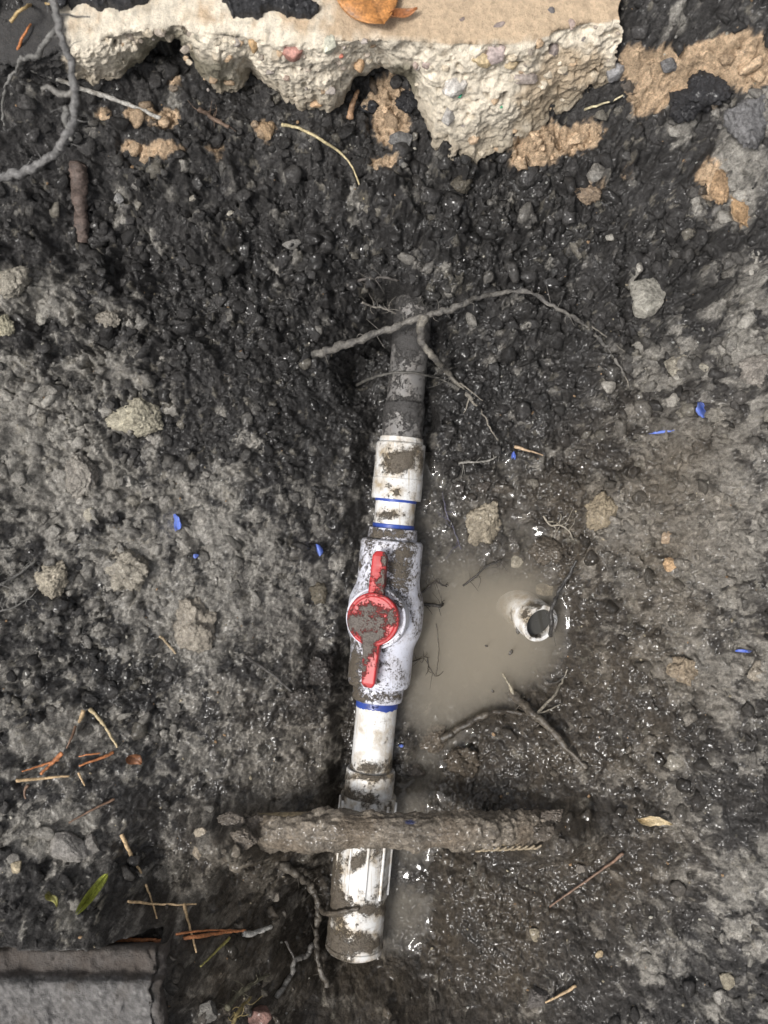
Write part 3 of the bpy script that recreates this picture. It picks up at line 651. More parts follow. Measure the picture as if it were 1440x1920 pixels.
# ---------------------------------------------------------------- pipe line
rollv = math.radians(13)
UP = np.array([0, 0, 1.0]); SIDE = np.cross(A_, UP)          # SIDE points to image left or right
if SIDE[0] > 0: SIDE = -SIDE                                  # image left
UPR = UP * math.cos(rollv) + SIDE * math.sin(rollv); SDR = SIDE * math.cos(rollv) - UP * math.sin(rollv)
pipe = empty('pvc_pipe_line', O_ + np.array([0, 0, -0.03]))
tag(pipe, 'muddy white plastic pipe run with red-handled ball valve along the trench', 'pipe')
def mudfield(V, blobs, bias, amp=0.35, freq=70):
    px, py = project(V); m = np.full(len(V), bias) + amp * fbm3(V * freq, 4, .6) * 1.4
    for cx, cy, rx, ry, a in blobs: m = m + a * blob(px, py, cx, cy, rx, ry)
    return m
def lathe(name, prof, mat, parent, blobs=(), bias=0.2, amp=0.35, m=92, step=0.001, zoff=0.0, up=UP, side=SIDE, wobble=0.0, mudthick=0.0009, extra=None, tilt=0.0, freq=70):
    """prof: (photo y, radius) along the pipe; mud stands a little proud of the plastic"""
    t = np.array([tpos(a, r) for a, r in prof]); r = np.array([q[1] for q in prof])
    L = np.concatenate([[0], np.cumsum(np.hypot(np.diff(t), np.diff(r)))])
    nn_ = max(4, int(L[-1] / step)); q = np.unique(np.concatenate([np.linspace(0, L[-1], nn_), L, L[1:-1] - 0.0003, L[1:-1] + 0.0003]))
    tt = np.interp(q, L, t); rr = np.interp(q, L, r)
    th = np.linspace(0, 2 * np.pi, m, endpoint=False)
    D = np.cos(th)[:, None] * up + np.sin(th)[:, None] * side
    wv = wobble * perlin(np.cos(th) * 1.2 + 4, np.sin(th) * 1.2 + prof[0][0], 333)[None, :] + .35 * wobble * perlin(np.cos(th) * 7 + 4, np.sin(th) * 7 + prof[0][0], 334)[None, :] if wobble else 0
    ee = (np.abs(q - L[-1]) < 0.6 * (L[-1] / 2))[:, None]
    tm = tt[:, None] + wv * ee
    rr2 = np.broadcast_to(rr[:, None], (len(q), m)).copy()
    if extra is not None: rr2 = rr2 + extra(tt[:, None], th[None, :])
    C = O_ + tm[..., None] * A_ + np.array([0, 0, zoff]) + np.array([0, 0, tilt])[None, None] * (tm - tt[0])[..., None]
    V = C + D[None] * rr2[..., None]
    V = V.reshape(-1, 3); DD = np.broadcast_to(D[None], (len(q), m, 3)).reshape(-1, 3)
    mu = mudfield(V, blobs, bias, amp, freq)
    V = V + DD * (mudthick * sstep(.38, .7, mu) * (0.6 + 0.8 * fbm3(V * 240, 2)))[:, None]
    return mesh(name, V, grid_faces(len(q), m, True), mat, parent, flt={'mud': mu})
# grey length that comes out of the bank
lathe('old_pipe', [(540, .0152), (795, .0155)], M['pvc_old'], pipe, [(765, 640, 30, 30, .35), (775, 700, 12, 40, -.2)], .46, .55, zoff=-0.004, mudthick=.0012)['label'] = 'dirty grey old pipe coming out of the bank'
lathe('sleeve', [(752, .0157), (764, .0166), (790, .0168), (817, .0167), (818, .012)], M['pvc_old'], pipe, [(750, 765, 50, 14, .5), (785, 785, 8, 20, .1)], .38, .6, mudthick=.0016, zoff=-0.001)
cpl = lathe('coupling', [(817, .0160), (818, .0178), (827, .0181), (829, .0199), (831, .0203), (895, .0203), (897, .0207), (932, .0207), (934, .0203), (936, .0203), (936.5, .0150)], M['pvc'], pipe,
            [(757, 862, 20, 18, .75), (778, 840, 8, 10, .4), (742, 882, 10, 6, .5), (744, 922, 5, 5, .6), (722, 855, 14, 20, .28), (790, 860, 8, 40, .3), (730, 880, 10, 30, .16)], .20, .34)
lathe('pipe_section', [(930, .0167), (1000, .0167)], M['pvc'], pipe, [(725, 965, 24, 10, .34), (765, 975, 12, 14, .3)], .20, .34)
lathe('primer_band', [(934, .0172), (940.5, .0172), (941, .0166)], M['primer'], pipe, (), .05, .2, wobble=.0006)
lathe('primer_band', [(983, .0166), (984, .0173), (998, .0173)], M['primer'], pipe, (), .08, .2, wobble=.0022)
tv = tpos(1160, .03)
def bulge(t, th): return 0.0056 * np.exp(-((t - tv) / 0.0205) ** 4) * (0.55 + 0.45 * np.abs(np.sin(th)))
vb = lathe('valve_body', [(991, .0166), (992, .0198), (998, .0201), (1010, .0205), (1013, .0202), (1014, .0235), (1016, .0249), (1022, .0258), (1286, .0258), (1292, .0249), (1295, .0238), (1296, .0205), (1299, .0209), (1315, .0206), (1321, .0200), (1323, .0166)], M['pvc_shade_blue'], pipe,
           [(755, 1062, 20, 34, .55), (664, 1255, 12, 60, .40), (735, 1000, 60, 9, .38), (700, 1308, 70, 9, .36), (745, 1115, 16, 22, .25), (745, 1220, 40, 26, -.2), (770, 1060, 12, 24, -.25), (700, 1215, 30, 20, .2), (690, 1050, 14, 40, .12), (700, 1260, 90, 60, .04)], .30, .40, m=144, up=UPR, side=SDR, extra=bulge)
vb['label'] = 'white ball valve body speckled with mud'
# stem flange and red handle stand on the valve's own up axis
VC = O_ + tv * A_
def disc(name, prof, mat, parent, blobs, bias, amp=.35, m=112, step=.0006):
    L = np.concatenate([[0], np.cumsum([math.hypot(b[0] - a[0], b[1] - a[1]) for a, b in zip(prof[:-1], prof[1:])])])
    q = np.unique(np.concatenate([np.linspace(0, L[-1], int(L[-1] / step)), L])); rr = np.interp(q, L, [p[0] for p in prof]); hh = np.interp(q, L, [p[1] for p in prof])
    th = np.linspace(0, 2 * np.pi, m, endpoint=False); D = np.cos(th)[:, None] * A_ + np.sin(th)[:, None] * SDR
    V = (VC + UPR * hh[:, None, None] + D[None] * rr[:, None, None]).reshape(-1, 3)
    mu = mudfield(V, blobs, bias, amp, 90)
    V = V + UPR * (0.0010 * sstep(.38, .7, mu) * (0.6 + 0.8 * fbm3(V * 240, 2)))[:, None]
    return mesh(name, V, grid_faces(len(q), m, True)[:, ::-1], mat, parent, flt={'mud': mu})
disc('stem_flange', [(.0245, .010), (.0245, .0335), (.0240, .0345), (.0222, .0350), (.0218, .0338), (.012, .0338), (.002, .0338)], M['pvc_shade_blue'], vb, [(745, 1110, 14, 20, .3)], .22)
HB = [(700, 1168, 34, 24, .42), (665, 1165, 16, 18, .35), (733, 1160, 14, 16, .3), (690, 1140, 30, 12, .22), (716, 1095, 16, 24, .36), (722, 1050, 8, 20, .3), (690, 1215, 14, 26, .55), (682, 1265, 8, 24, .3), (698, 1255, 5, 40, -.3), (706, 1058, 7, 22, -.4), (700, 1195, 14, 8, .5)]
hd = disc('handle', [(.0150, .0345), (.0200, .0350), (.0208, .0400), (.0208, .0440), (.0204, .0446), (.0196, .0449), (.0184, .0447), (.0180, .0444), (.0172, .0441), (.010, .0440), (.0001, .0442)], M['red'], vb, HB, .24)
hd['label'] = 'red valve handle with round hub and two bar grips'
def bar(s0, s1, w0, w1, h0, h1, name):
    nn_ = 110; s = np.linspace(s0, s1, nn_); m = 48
    th = np.linspace(0, 2 * np.pi, m, endpoint=False); e = 0.28
    cx = np.sign(np.cos(th)) * np.abs(np.cos(th)) ** e; cy = np.sign(np.sin(th)) * np.abs(np.sin(th)) ** e
    k = (s - s0) / (s1 - s0); ww_ = w0 + (w1 - w0) * k; endr = np.clip((1 - k) * abs(s1 - s0) / 0.004, 0, 1) ** 0.5; ww_ = ww_ * (0.35 + 0.65 * endr); ww_[-1] *= .05
    ht = h1 - 0.0012 * k; hb = np.full(nn_, h0)
    mid = (ht + hb) / 2; hf = (ht - hb) / 2 * (0.6 + 0.4 * endr); hf[-1] *= .05
    V = VC + A_ * s[:, None, None] + SDR * (cx[None] * ww_[:, None])[..., None] + UPR * (mid[:, None] + cy[None] * hf[:, None])[..., None]
    V = V.reshape(-1, 3); mu = mudfield(V, HB, .27, .4, 90)
    V = V + UPR * (0.0009 * sstep(.38, .7, mu))[:, None]
    q = grid_faces(nn_, m, True)
    return mesh(name, V, q if s1 < s0 else q[:, ::-1], M['red'], vb, flt={'mud': mu})
bar(-.019, -.0535, .0064, .0058, .0345, .0425, 'handle_bar'); bar(.019, .0545, .0068, .0052, .0330, .0420, 'handle_bar')
lathe('primer_band', [(1318, .0174), (1334, .0174), (1335, .0168)], M['primer'], pipe, [(700, 1325, 20, 8, .35)], .1, .3, wobble=.003)
lathe('pipe_section', [(1312, .0169), (1460, .0169)], M['pvc'], pipe, [(690, 1440, 60, 14, .35), (652, 1440, 10, 20, .5), (735, 1440, 12, 20, .3), (725, 1390, 8, 30, .2)], .15, .3)
lathe('adapter', [(1453, .0169), (1454, .0196), (1458, .0203), (1512, .0203)], M['pvc'], pipe, [(690, 1456, 50, 8, .4), (665, 1495, 30, 16, .35), (650, 1500, 16, 14, .3), (715, 1480, 10, 14, -.2)], .26, .4)
def ribs(t, th): return 0.0
rc = lathe('ribbed_coupling', [(1505, .0203), (1506, .0228), (1700, .0230), (1702, .0222), (1740, .0226), (1792, .0226), (1795, .0236), (1803, .0236), (1805, .0225), (1806, .0165)], M['pvc'], pipe,
           [(675, 1705, 70, 10, .45), (650, 1765, 40, 28, .34), (690, 1770, 24, 14, .2), (670, 1795, 60, 7, -.25), (625, 1660, 14, 120, .4), (672, 1620, 14, 10, .3), (640, 1690, 30, 14, .3), (700, 1740, 12, 30, -.15), (690, 1640, 16, 40, -.22), (650, 1640, 12, 30, -.15)], .35, .5, mudthick=.0014)
rc['label'] = 'mud-streaked ribbed white coupling at the lower end of the pipe'
for k in range(10):
    a = math.radians(-90 + 36 * k + 8); D = math.cos(a) * UP + math.sin(a) * SIDE
    c_ = np.array([O_ + tpos(py, .023) * A_ + D * .0231 for py in np.linspace(1515, 1692, 60)])
    V, Q, _ = tube(c_, .0013, 10); mu = mudfield(V, [(672, 1690, 60, 20, .3), (620, 1640, 14, 90, .5)], .12, .35)
    mesh('rib', V, Q, M['pvc'], rc, flt={'mud': mu})

# open stub standing in the puddle
def stub():
    mouth = P(1014, 1170, -0.0040); ax = np.array([-.36, .30, -.88]); ax /= np.linalg.norm(ax)
    n1 = np.cross(ax, [0, 0, 1.]); n1 /= np.linalg.norm(n1); n2 = np.cross(ax, n1); m = 96
    prof = [(.060, .0165), (.0012, .0165), (.0004, .0162), (0, .0155), (0, .0132), (.0006, .0126), (.060, .0124)]
    L = np.concatenate([[0], np.cumsum([math.hypot(b[0] - a[0], b[1] - a[1]) for a, b in zip(prof[:-1], prof[1:])])])
    q = np.unique(np.concatenate([np.linspace(0, L[-1], 130), L])); tt = np.interp(q, L, [p[0] for p in prof]); rr = np.interp(q, L, [p[1] for p in prof])
    th = np.linspace(0, 2 * np.pi, m, endpoint=False); D = np.cos(th)[:, None] * n1 + np.sin(th)[:, None] * n2
    V = (mouth + ax * tt[:, None, None] + D[None] * rr[:, None, None]).reshape(-1, 3)
    mu = mudfield(V, [(985, 1150, 14, 10, .35), (1005, 1135, 20, 6, .3), (985, 1175, 8, 12, .25)], .18, .45, 90)
    inner = np.repeat(q > L[4], m); mu = mu + np.where(inner, .18, 0)  # mask raised inside the tube to darken its inner wall
    so = mesh('pipe_stub', V, grid_faces(len(q), m, True), M['pvc'], flt={'mud': mu})
    rr_ = np.linspace(.0127, .0002, 14); ctr = mouth + ax * .0075      # still water standing in the stub
    W = (ctr + D[None] * rr_[:, None, None]).reshape(-1, 3); W[:, 2] = np.maximum(W[:, 2] * 0 + ctr[2] + (W[:, 2] - ctr[2]) * .35, W[:, 2] * 0 - .03)
    wi = mesh('standing_water', W, grid_faces(14, m, True), M['darkwater'], so); wi['label'] = 'dark water standing in the stub'
    return so
tag(stub(), 'open white plastic pipe stub poking out of the murky puddle', 'pipe stub')

# ---------------------------------------------------------------- mud-caked root bridging the trench
def bridge():
    pts = [P(425, 1566, .002), P(480, 1562, .030), P(570, 1558, .048), P(700, 1556, .054), P(850, 1556, .053), P(950, 1554, .045), P(1010, 1550, .032), P(1060, 1546, .012)]
    c = catmull(pts, 50); k = np.linspace(0, 1, len(c)); r = 0.0148 + 0.0012 * np.sin(k * 9) - .004 * k ** 3
    V, Q, D = tube(c, r, 110)
    nr_ = len(V) // 110; ua = np.repeat(np.linspace(0, .33, nr_), 110); va = np.tile(np.arange(110) / 110. * .094, nr_)
    uw = ua + .004 * fbm3(V * 120, 3); vw = va + .004 * fbm3(V * 120 + 9, 3)
    ca, ia = crumb(uw, vw, .009, 700); cb_, ib = crumb(uw, vw, .0042, 710)
    cake = sstep(-.35, .05, fbm3(V * 30 + 6, 3)); lum = 0.004 * fbm3(V * 40, 3) + (0.45 * ca + 0.36 * cb_) * cake + 0.0016 * fbm3(V * np.array([35, 300, 300]), 3) + 0.0012 * fbm3(V * 420, 2) - .001
    px, py = project(V)
    bare = np.clip(blob(px, py, 530, 1520, 50, 10) + blob(px, py, 970, 1592, 70, 6) + blob(px, py, 690, 1596, 60, 4) * .6, 0, 1); bare = sstep(.3, .6, bare + .2 * fbm3(V * 150, 2))
    V = V + D * (lum * (1 - bare) - .0012 * bare)[:, None]
    nz = fbm3(V * 70 + 2, 4, .6); nz2 = fbm3(V * 260, 3, .6)
    c_ = np.array([.20, .172, .138]) * (.5 + .55 * ia + .5 * ib)[:, None] * (1 + .6 * nz[:, None] + .5 * nz2[:, None])
    pale = sstep(.2, .5, nz + .4 * nz2); c_ = c_ + (np.array([.30, .265, .215]) - c_) * (pale * .6)[:, None]
    bark = (1 - cake) * .55; c_ = c_ + (np.array([.175, .135, .095]) * (1 + .5 * fbm3(V * np.array([30, 420, 420]), 3))[:, None] - c_) * bark[:, None]
    c_ = c_ + (np.array([.40, .32, .20]) * (1 + .3 * nz2[:, None]) - c_) * bare[:, None]
    bl = sstep(.5, .8, blob(px, py, 768, 1540, 14, 8) + .4 * nz2); c_ = c_ + (np.array([.07, .10, .28]) - c_) * bl[:, None] * .8
    return mesh('mud_caked_root', V, Q, M['soil'], rgb=np.clip(c_, .01, 1), flt={'wet': .65})
br_o = tag(bridge(), 'thick mud-caked root lying across the trench over the pipe', 'root')
for k in range(9):                                                   # the twisted fibre on its lower edge
    px = 900 + k * 13; a = P(px - 9, 1596 - k * .6, .050); b = P(px + 12, 1589 - k * .6, .055)
    V, Q, _ = tube(catmull([a, (a + b) / 2 + np.array([0, -.0006, .0012]), b], 6), [.0003, *([.0009] * 11), .0003], 8)
    mesh('twisted_fibre', V, Q, M['straw'], br_o, rgb=np.tile((.27, .22, .15), (len(V), 1)))

# ---------------------------------------------------------------- roots, straws, needles
def strand(name, pts, r0, r1, colr, mat, label=None, cat=None, group=None, parent=None, wob=0.0006, m=9, seed=0, n=14, rnoise=.25, mudc=None, cvar=.25):
    """pts: (px, py, z) with z None = on the ground, or ('g', dz) above it"""
    W = []
    for p in pts:
        z = p[2] if len(p) > 2 else None
        if z is None: W.append(on(p[0], p[1], max(r0, r1) * .55))
        elif isinstance(z, tuple): W.append(on(p[0], p[1], z[1]))
        else: W.append(P(p[0], p[1], z))
    c = catmull(W, n); k = np.linspace(0, 1, len(c)); rg = np.random.default_rng(seed + 5)
    o3 = rg.random(3) * 30
    for ax in range(3):
        c[:, ax] += wob * fbm3(c * 160 + o3 + ax * 7, 3) * 2
    r = (r0 + (r1 - r0) * k) * (1 + rnoise * .7 * fbm3(c * 130 + o3, 2) * 2)
    V, Q, D = tube(c, np.maximum(r, .00018), m)
    if r0 > .0014: V = V + D * (r0 * (.38 * fbm3(V * 170 + o3, 3, .6) + .35 * fbm3(V * 520 + o3, 3, .6)))[:, None]
    nz = fbm3(V * 110 + o3, 3, .6)
    cl = np.asarray(colr)[None] * (1 + cvar * 2 * nz[:, None])
    if mudc is not None:
        mm = sstep(-.05, .2, nz); cl = cl + (np.asarray(mudc) - cl) * (mm * .8)[:, None]
    o = mesh(name, V, Q, mat, parent, rgb=np.clip(cl, .01, 1), flt={'wet': .3})
    if mat in (M['root'], M['wetroot']) and parent is None and r0 < .005:
        hv, hq, hc, nb_ = [], [], [], 0
        for _ in range(int(6 + len(c) / 9)):
            i = rg.integers(2, len(c) - 2); a0 = c[i]; dr = rg.normal(size=3); dr[2] = abs(dr[2]) * .2 - .1; dr /= np.linalg.norm(dr); ln = rg.uniform(.004, .013)
            b0 = a0 + dr * ln * .5 + rg.normal(size=3) * .0008; e0 = a0 + dr * ln + rg.normal(size=3) * .002
            tv_, tq_, _ = tube(catmull([a0, b0, e0], 5), np.linspace(.00032, .00012, 11), 5)
            hv.append(tv_); hq.append(tq_ + nb_); nb_ += len(tv_)
        hv = np.vstack(hv); tag(mesh('root_hairs', hv, np.vstack(hq), mat, o, rgb=np.tile(np.asarray(colr) * 1.1, (len(hv), 1))), kind='stuff')
    if label: tag(o, label, cat, group)
    return o
G, Rt = (.20, .185, .16), M['root']; DK = (.055, .052, .05)
def g(d): return ('g', d)
# forked root over the pipe
r1 = strand('forked_root', [(548, 670, g(-.005)), (600, 661, g(.002)), (660, 643, .036), (715, 622, .038), (760, 606, .040), (800, 590, .042), (835, 584, .042), (870, 568, .042), (920, 553, g(.004)), (985, 546, g(.004)), (1045, 578, g(.003)), (1100, 612, g(.003)), (1140, 655, g(.003)), (1172, 705, g(.002))], .0034, .0010, (.15, .14, .125), Rt,
            'long pale forked root crossing above the grey pipe', 'root', wob=.0014, m=14, mudc=DK, seed=1, rnoise=.35)
strand('rootlet', [(795, 592, .042), (790, 615, .040), (793, 645, .032), (815, 672, .026), (845, 705, g(.009)), (885, 750, g(.004))], .0036, .0016, (.18, .165, .14), Rt, parent=r1, wob=.001, m=12, mudc=DK, seed=2)
strand('rootlet', [(883, 748, g(.004)), (905, 775, g(.003)), (918, 800, g(.003)), (935, 826, g(.002))], .0010, .0004, (.2, .18, .15), Rt, parent=r1, seed=3, wob=.0012)
strand('rootlet', [(862, 718, g(.004)), (885, 735, g(.004)), (905, 752, g(.003))], .0008, .0003, (.2, .18, .15), Rt, parent=r1, seed=4, wob=.001)
strand('rootlet', [(880, 745, g(.004)), (876, 762, g(.003)), (868, 775, g(.002))], .0007, .0003, (.2, .18, .15), Rt, parent=r1, seed=5, wob=.001)
strand('rootlet', [(1110, 612, g(.003)), (1135, 630, g(.003)), (1172, 660, g(.002))], .0007, .0003, (.18, .165, .14), Rt, parent=r1, seed=6)
strand('rootlet', [(1165, 698, g(.002)), (1175, 712, g(.002)), (1180, 728, g(.001))], .0006, .0003, (.2, .18, .15), Rt, parent=r1, seed=7)
strand('thin_root', [(668, 722, g(.003)), (705, 706, .004), (740, 699, .0135), (770, 699, .0155), (800, 704, .0105), (830, 712, g(.004)), (860, 728, g(.003)), (890, 748, g(.002))], .0013, .0006, (.10, .095, .085), Rt, 'thin dark root strapped over the dirty grey pipe', 'root', seed=8, wob=.0006)
strand('thin_root', [(678, 568, g(.004)), (700, 575, g(.005)), (725, 580, g(.006)), (745, 588, g(.005))], .0011, .0006, (.17, .155, .135), Rt, 'short pale rootlet in the hollow above the grey pipe', 'root', seed=9, wob=.001)
strand('thin_root', [(650, 535, g(.003)), (690, 522, g(.004)), (720, 520, g(.004)), (745, 526, g(.003))], .0016, .0008, (.10, .09, .082), Rt, 'earthy root arching over the dark hollow above the pipe', 'root', seed=10)
# hanging root, upper left, well above the soil
r2 = strand('hanging_root', [(92, -40, .25), (105, 20, .245), (118, 75, .24), (132, 120, .235), (142, 165, .23), (140, 210, .225), (128, 250, .22), (105, 285, .21), (65, 312, .20), (25, 328, .19), (-30, 335, .18)], .0021, .0027, (.17, .165, .16), Rt, 'blurry grey root dangling in a curve at the corner of the slab', 'root', wob=.0014, m=14, seed=11, mudc=(.10, .097, .095), rnoise=.35)
strand('rootlet', [(112, 45, .243), (92, 70, .238), (75, 95, .232), (62, 108, .225), (40, 112, .215), (30, 130, .20), (15, 150, .19), (5, 190, .17), (6, 235, .155)], .0018, .0006, (.17, .165, .155), Rt, parent=r2, wob=.0012, seed=12)
strand('rootlet', [(138, 175, .229), (118, 178, .227), (100, 168, .228), (84, 164, .226), (78, 176, .22)], .0022, .0010, (.19, .18, .165), Rt, parent=r2, wob=.001, seed=13)
strand('rootlet', [(108, 25, .245), (140, 30, .24), (170, 33, .235)], .0008, .0003, (.17, .165, .155), Rt, parent=r2, seed=14)
strand('rootlet', [(128, 205, .226), (125, 240, .222), (135, 262, .22)], .0020, .0012, (.16, .155, .145), Rt, parent=r2, seed=15, wob=.002)
# straws and sticks
strand('white_stick', [(-30, 98, g(.004)), (40, 120, g(.004)), (88, 140, g(.004)), (150, 165, g(.004)), (210, 185, g(.004)), (260, 203, g(.003)), (300, 222, g(.001))], .0021, .0013, (.50, .48, .44), M['straw'], 'thin whitish peeled stick lying below the dangling root', 'stick', seed=16, mudc=(.2, .18, .15), wob=.0005)
strand('straw', [(528, 234, g(.003)), (560, 240, g(.004)), (595, 258, g(.006)), (635, 284, g(.006)), (655, 305, g(.005)), (670, 335, g(.004)), (682, 374, g(.003))], .0013, .0005, (.52, .44, .26), M['straw'], 'bent yellow straw on black soil below the slab', 'straw', seed=17, wob=.0004, cvar=.12)
strand('brown_stick', [(144, 308, g(.006)), (149, 350, g(.006)), (152, 400, g(.004)), (154, 452, g(.002))], .0064, .0042, (.105, .078, .066), M['root'], 'short stubby brown stick standing out of the soil', 'stick', seed=18, m=18, wob=.0008, rnoise=.12)
strand('twig', [(655, 222, g(.002)), (662, 195, g(.006)), (672, 170, g(.010))], .0028, .0012, (.32, .20, .12), M['straw'], 'small orange-brown chip standing in the slab hollow', 'twig', seed=19)
strand('twig', [(372, 203, g(.003)), (400, 222, g(.004)), (430, 238, g(.003))], .0016, .0012, (.16, .11, .08), Rt, 'small brown twig on soil under the left of the slab', 'twig', seed=20)
strand('grass_straw', [(1095, 205, g(.004)), (1130, 195, g(.005)), (1168, 180, g(.006))], .0009, .0006, (.52, .46, .3), M['straw'], 'dry grass stem against the foot of the slab corner', 'straw', seed=21)
strand('grass_straw', [(20, 40, g(.02)), (45, 15, g(.025)), (70, 8, g(.025)), (98, 6, g(.02))], .0012, .0008, (.42, .30, .14), M['straw'], 'curled tan grass blade behind the dangling root', 'straw', seed=22)
strand('pine_needle', [(30, 100, g(.012)), (42, 70, g(.014)), (58, 45, g(.014))], .0010, .0006, (.45, .17, .06), M['straw'], 'orange needle under the dangling root', 'pine needle', seed=23)
strand('splinter', [(965, 837, g(.002)), (990, 845, g(.002)), (1018, 853, g(.002))], .0014, .0005, (.42, .30, .19), M['straw'], 'tan splinter beside the blue speck above the puddle', 'splinter', seed=24)
# roots in and round the puddle
r3 = strand('branched_root', [(960, 1300, g(.006)), (985, 1325, g(.007)), (1010, 1348, g(.007)), (1038, 1375, g(.006)), (1062, 1402, g(.005)), (1098, 1440, g(.002))], .0037, .0017, (.125, .108, .086), M['wetroot'], 'stout broken root at the lower edge of the puddle', 'root', seed=30, m=14, wob=.001, mudc=(.07, .06, .05), rnoise=.3)
strand('rootlet', [(966, 1308, g(.006)), (955, 1285, -.009), (942, 1262, -.0135)], .0016, .0009, (.26, .23, .17), M['wetroot'], parent=r3, seed=31)
strand('rootlet', [(1008, 1342, g(.006)), (1020, 1322, g(.006)), (1042, 1300, g(.006)), (1056, 1272, g(.005)), (1064, 1256, g(.004))], .0014, .0007, (.2, .18, .145), M['wetroot'], parent=r3, seed=32, wob=.001)
strand('rootlet', [(1012, 1336, g(.005)), (1030, 1330, g(.004)), (1050, 1320, g(.003))], .0008, .0004, (.2, .18, .145), M['wetroot'], parent=r3, seed=33)
strand('rootlet', [(1064, 1256, g(.003)), (1050, 1275, g(.003)), (1032, 1280, g(.002)), (1022, 1274, -.011)], .0008, .0005, (.04, .035, .03), M['wetroot'], parent=r3, seed=34)
strand('muddy_root', [(830, 1386, -.008), (850, 1375, -.006), (885, 1352, -.005), (920, 1338, -.004), (955, 1334, g(.003)), (1000, 1345, g(.003)), (1040, 1370, g(.001))], .0034, .0014, (.055, .046, .036), M['wetroot'], 'dark wet root half under water at the lower puddle shore', 'root', seed=35, m=14, wob=.001, mudc=(.085, .072, .055))
strand('dark_root', [(1033, 1192, -.004), (1034, 1165, .006), (1037, 1135, .004), (1050, 1105, .0), (1068, 1078, g(.004)), (1080, 1050, g(.003))], .0020, .0011, (.05, .047, .044), M['wetroot'], 'dark root resting on the mouth of the white stub', 'root', seed=36, m=12, wob=.001)
strand('wiry_root', [(784, 1114, -.004), (800, 1104, -.006), (816, 1091, -.008), (830, 1097, -.010), (838, 1100, -.0115)], .0010, .0006, (.035, .03, .026), M['wetroot'], 'thin black rootlet bending from the valve into the puddle', 'root', seed=37)
strand('wiry_root', [(790, 1131, -.005), (808, 1134, -.008), (826, 1136, -.010), (832, 1132, -.0125)], .0016, .0013, (.03, .027, .024), M['wetroot'], 'straight black rootlet stub beside the valve bulge', 'root', seed=38)
strand('wiry_root', [(868, 1098, -.0115), (890, 1082, -.010), (912, 1062, -.009), (940, 1050, -.009)], .0009, .0007, (.04, .035, .03), M['wetroot'], 'thin black rootlet along the upper puddle shore', 'root', seed=39)
r4 = strand('wiry_root', [(772, 1240, -.006), (786, 1236, -.009), (800, 1233, -.0115), (804, 1250, -.0118), (816, 1268, -.0118)], .0007, .0005, (.05, .042, .03), M['wetroot'], 'hair-thin dark rootlets afloat beside the lower valve', 'root', seed=40)
strand('rootlet', [(818, 1170, -.0122), (822, 1205, -.0118), (822, 1240, -.0118), (816, 1268, -.0118)], .0005, .0004, (.06, .05, .036), M['wetroot'], parent=r4, seed=41)
strand('rootlet', [(816, 1268, -.0118), (824, 1266, -.0118), (831, 1258, -.0119)], .0005, .0003, (.06, .05, .036), M['wetroot'], parent=r4, seed=42)
strand('wiry_root', [(860, 868, g(.003)), (885, 866, g(.003)), (915, 864, g(.003)), (930, 856, g(.003)), (945, 842, g(.002))], .0011, .0006, (.2, .19, .17), M['wetroot'], 'wet glinting rootlet above the shallow pool', 'root', seed=43)
strand('wiry_root', [(1018, 968, g(.002)), (1032, 985, g(.002)), (1050, 985, g(.003)), (1066, 995, g(.003)), (1076, 1012, g(.002))], .0009, .0006, (.28, .25, .2), M['wetroot'], 'pale wet rootlet by the muddy lump above the puddle', 'root', seed=44)
strand('wiry_root', [(832, 940, -.006), (838, 965, -.010), (850, 990, -.011), (865, 1030, -.011)], .0006, .0004, (.09, .085, .12), M['wetroot'], 'fine bluish fibre in the shallow water beside the pipe', 'root', seed=45)
# left bank
strand('wiry_root', [(460, 1230, g(.002)), (490, 1250, g(.003)), (520, 1272, g(.003)), (555, 1305, g(.002)), (575, 1325, g(.001))], .0013, .0007, (.075, .07, .065), M['wetroot'], 'dark rootlet in the slick mud left of the valve', 'root', seed=46)
strand('wiry_root', [(-20, 1110, g(.004)), (20, 1085, g(.005)), (45, 1070, g(.005)), (68, 1050, g(.004))], .0012, .0006, (.15, .145, .135), Rt, 'grey rootlet leaning beside the pale left clod', 'root', seed=47)
strand('wiry_root', [(-20, 1150, g(.003)), (20, 1140, g(.003)), (62, 1118, g(.003))], .0008, .0005, (.15, .145, .135), Rt, 'fine grey rootlet below the pale left clod', 'root', seed=48)
strand('twig', [(300, 1192, g(.003)), (315, 1210, g(.003)), (330, 1225, g(.002))], .0012, .0008, (.32, .25, .16), M['straw'], 'tiny tan twig at the side of the muddy clay lump', 'twig', seed=49)
strand('straw', [(168, 1328, g(.003)), (185, 1348, g(.004)), (205, 1375, g(.004)), (220, 1402, g(.003))], .0015, .0008, (.46, .37, .22), M['straw'], 'pale bent straw above the orange needles', 'straw', seed=50, cvar=.12)
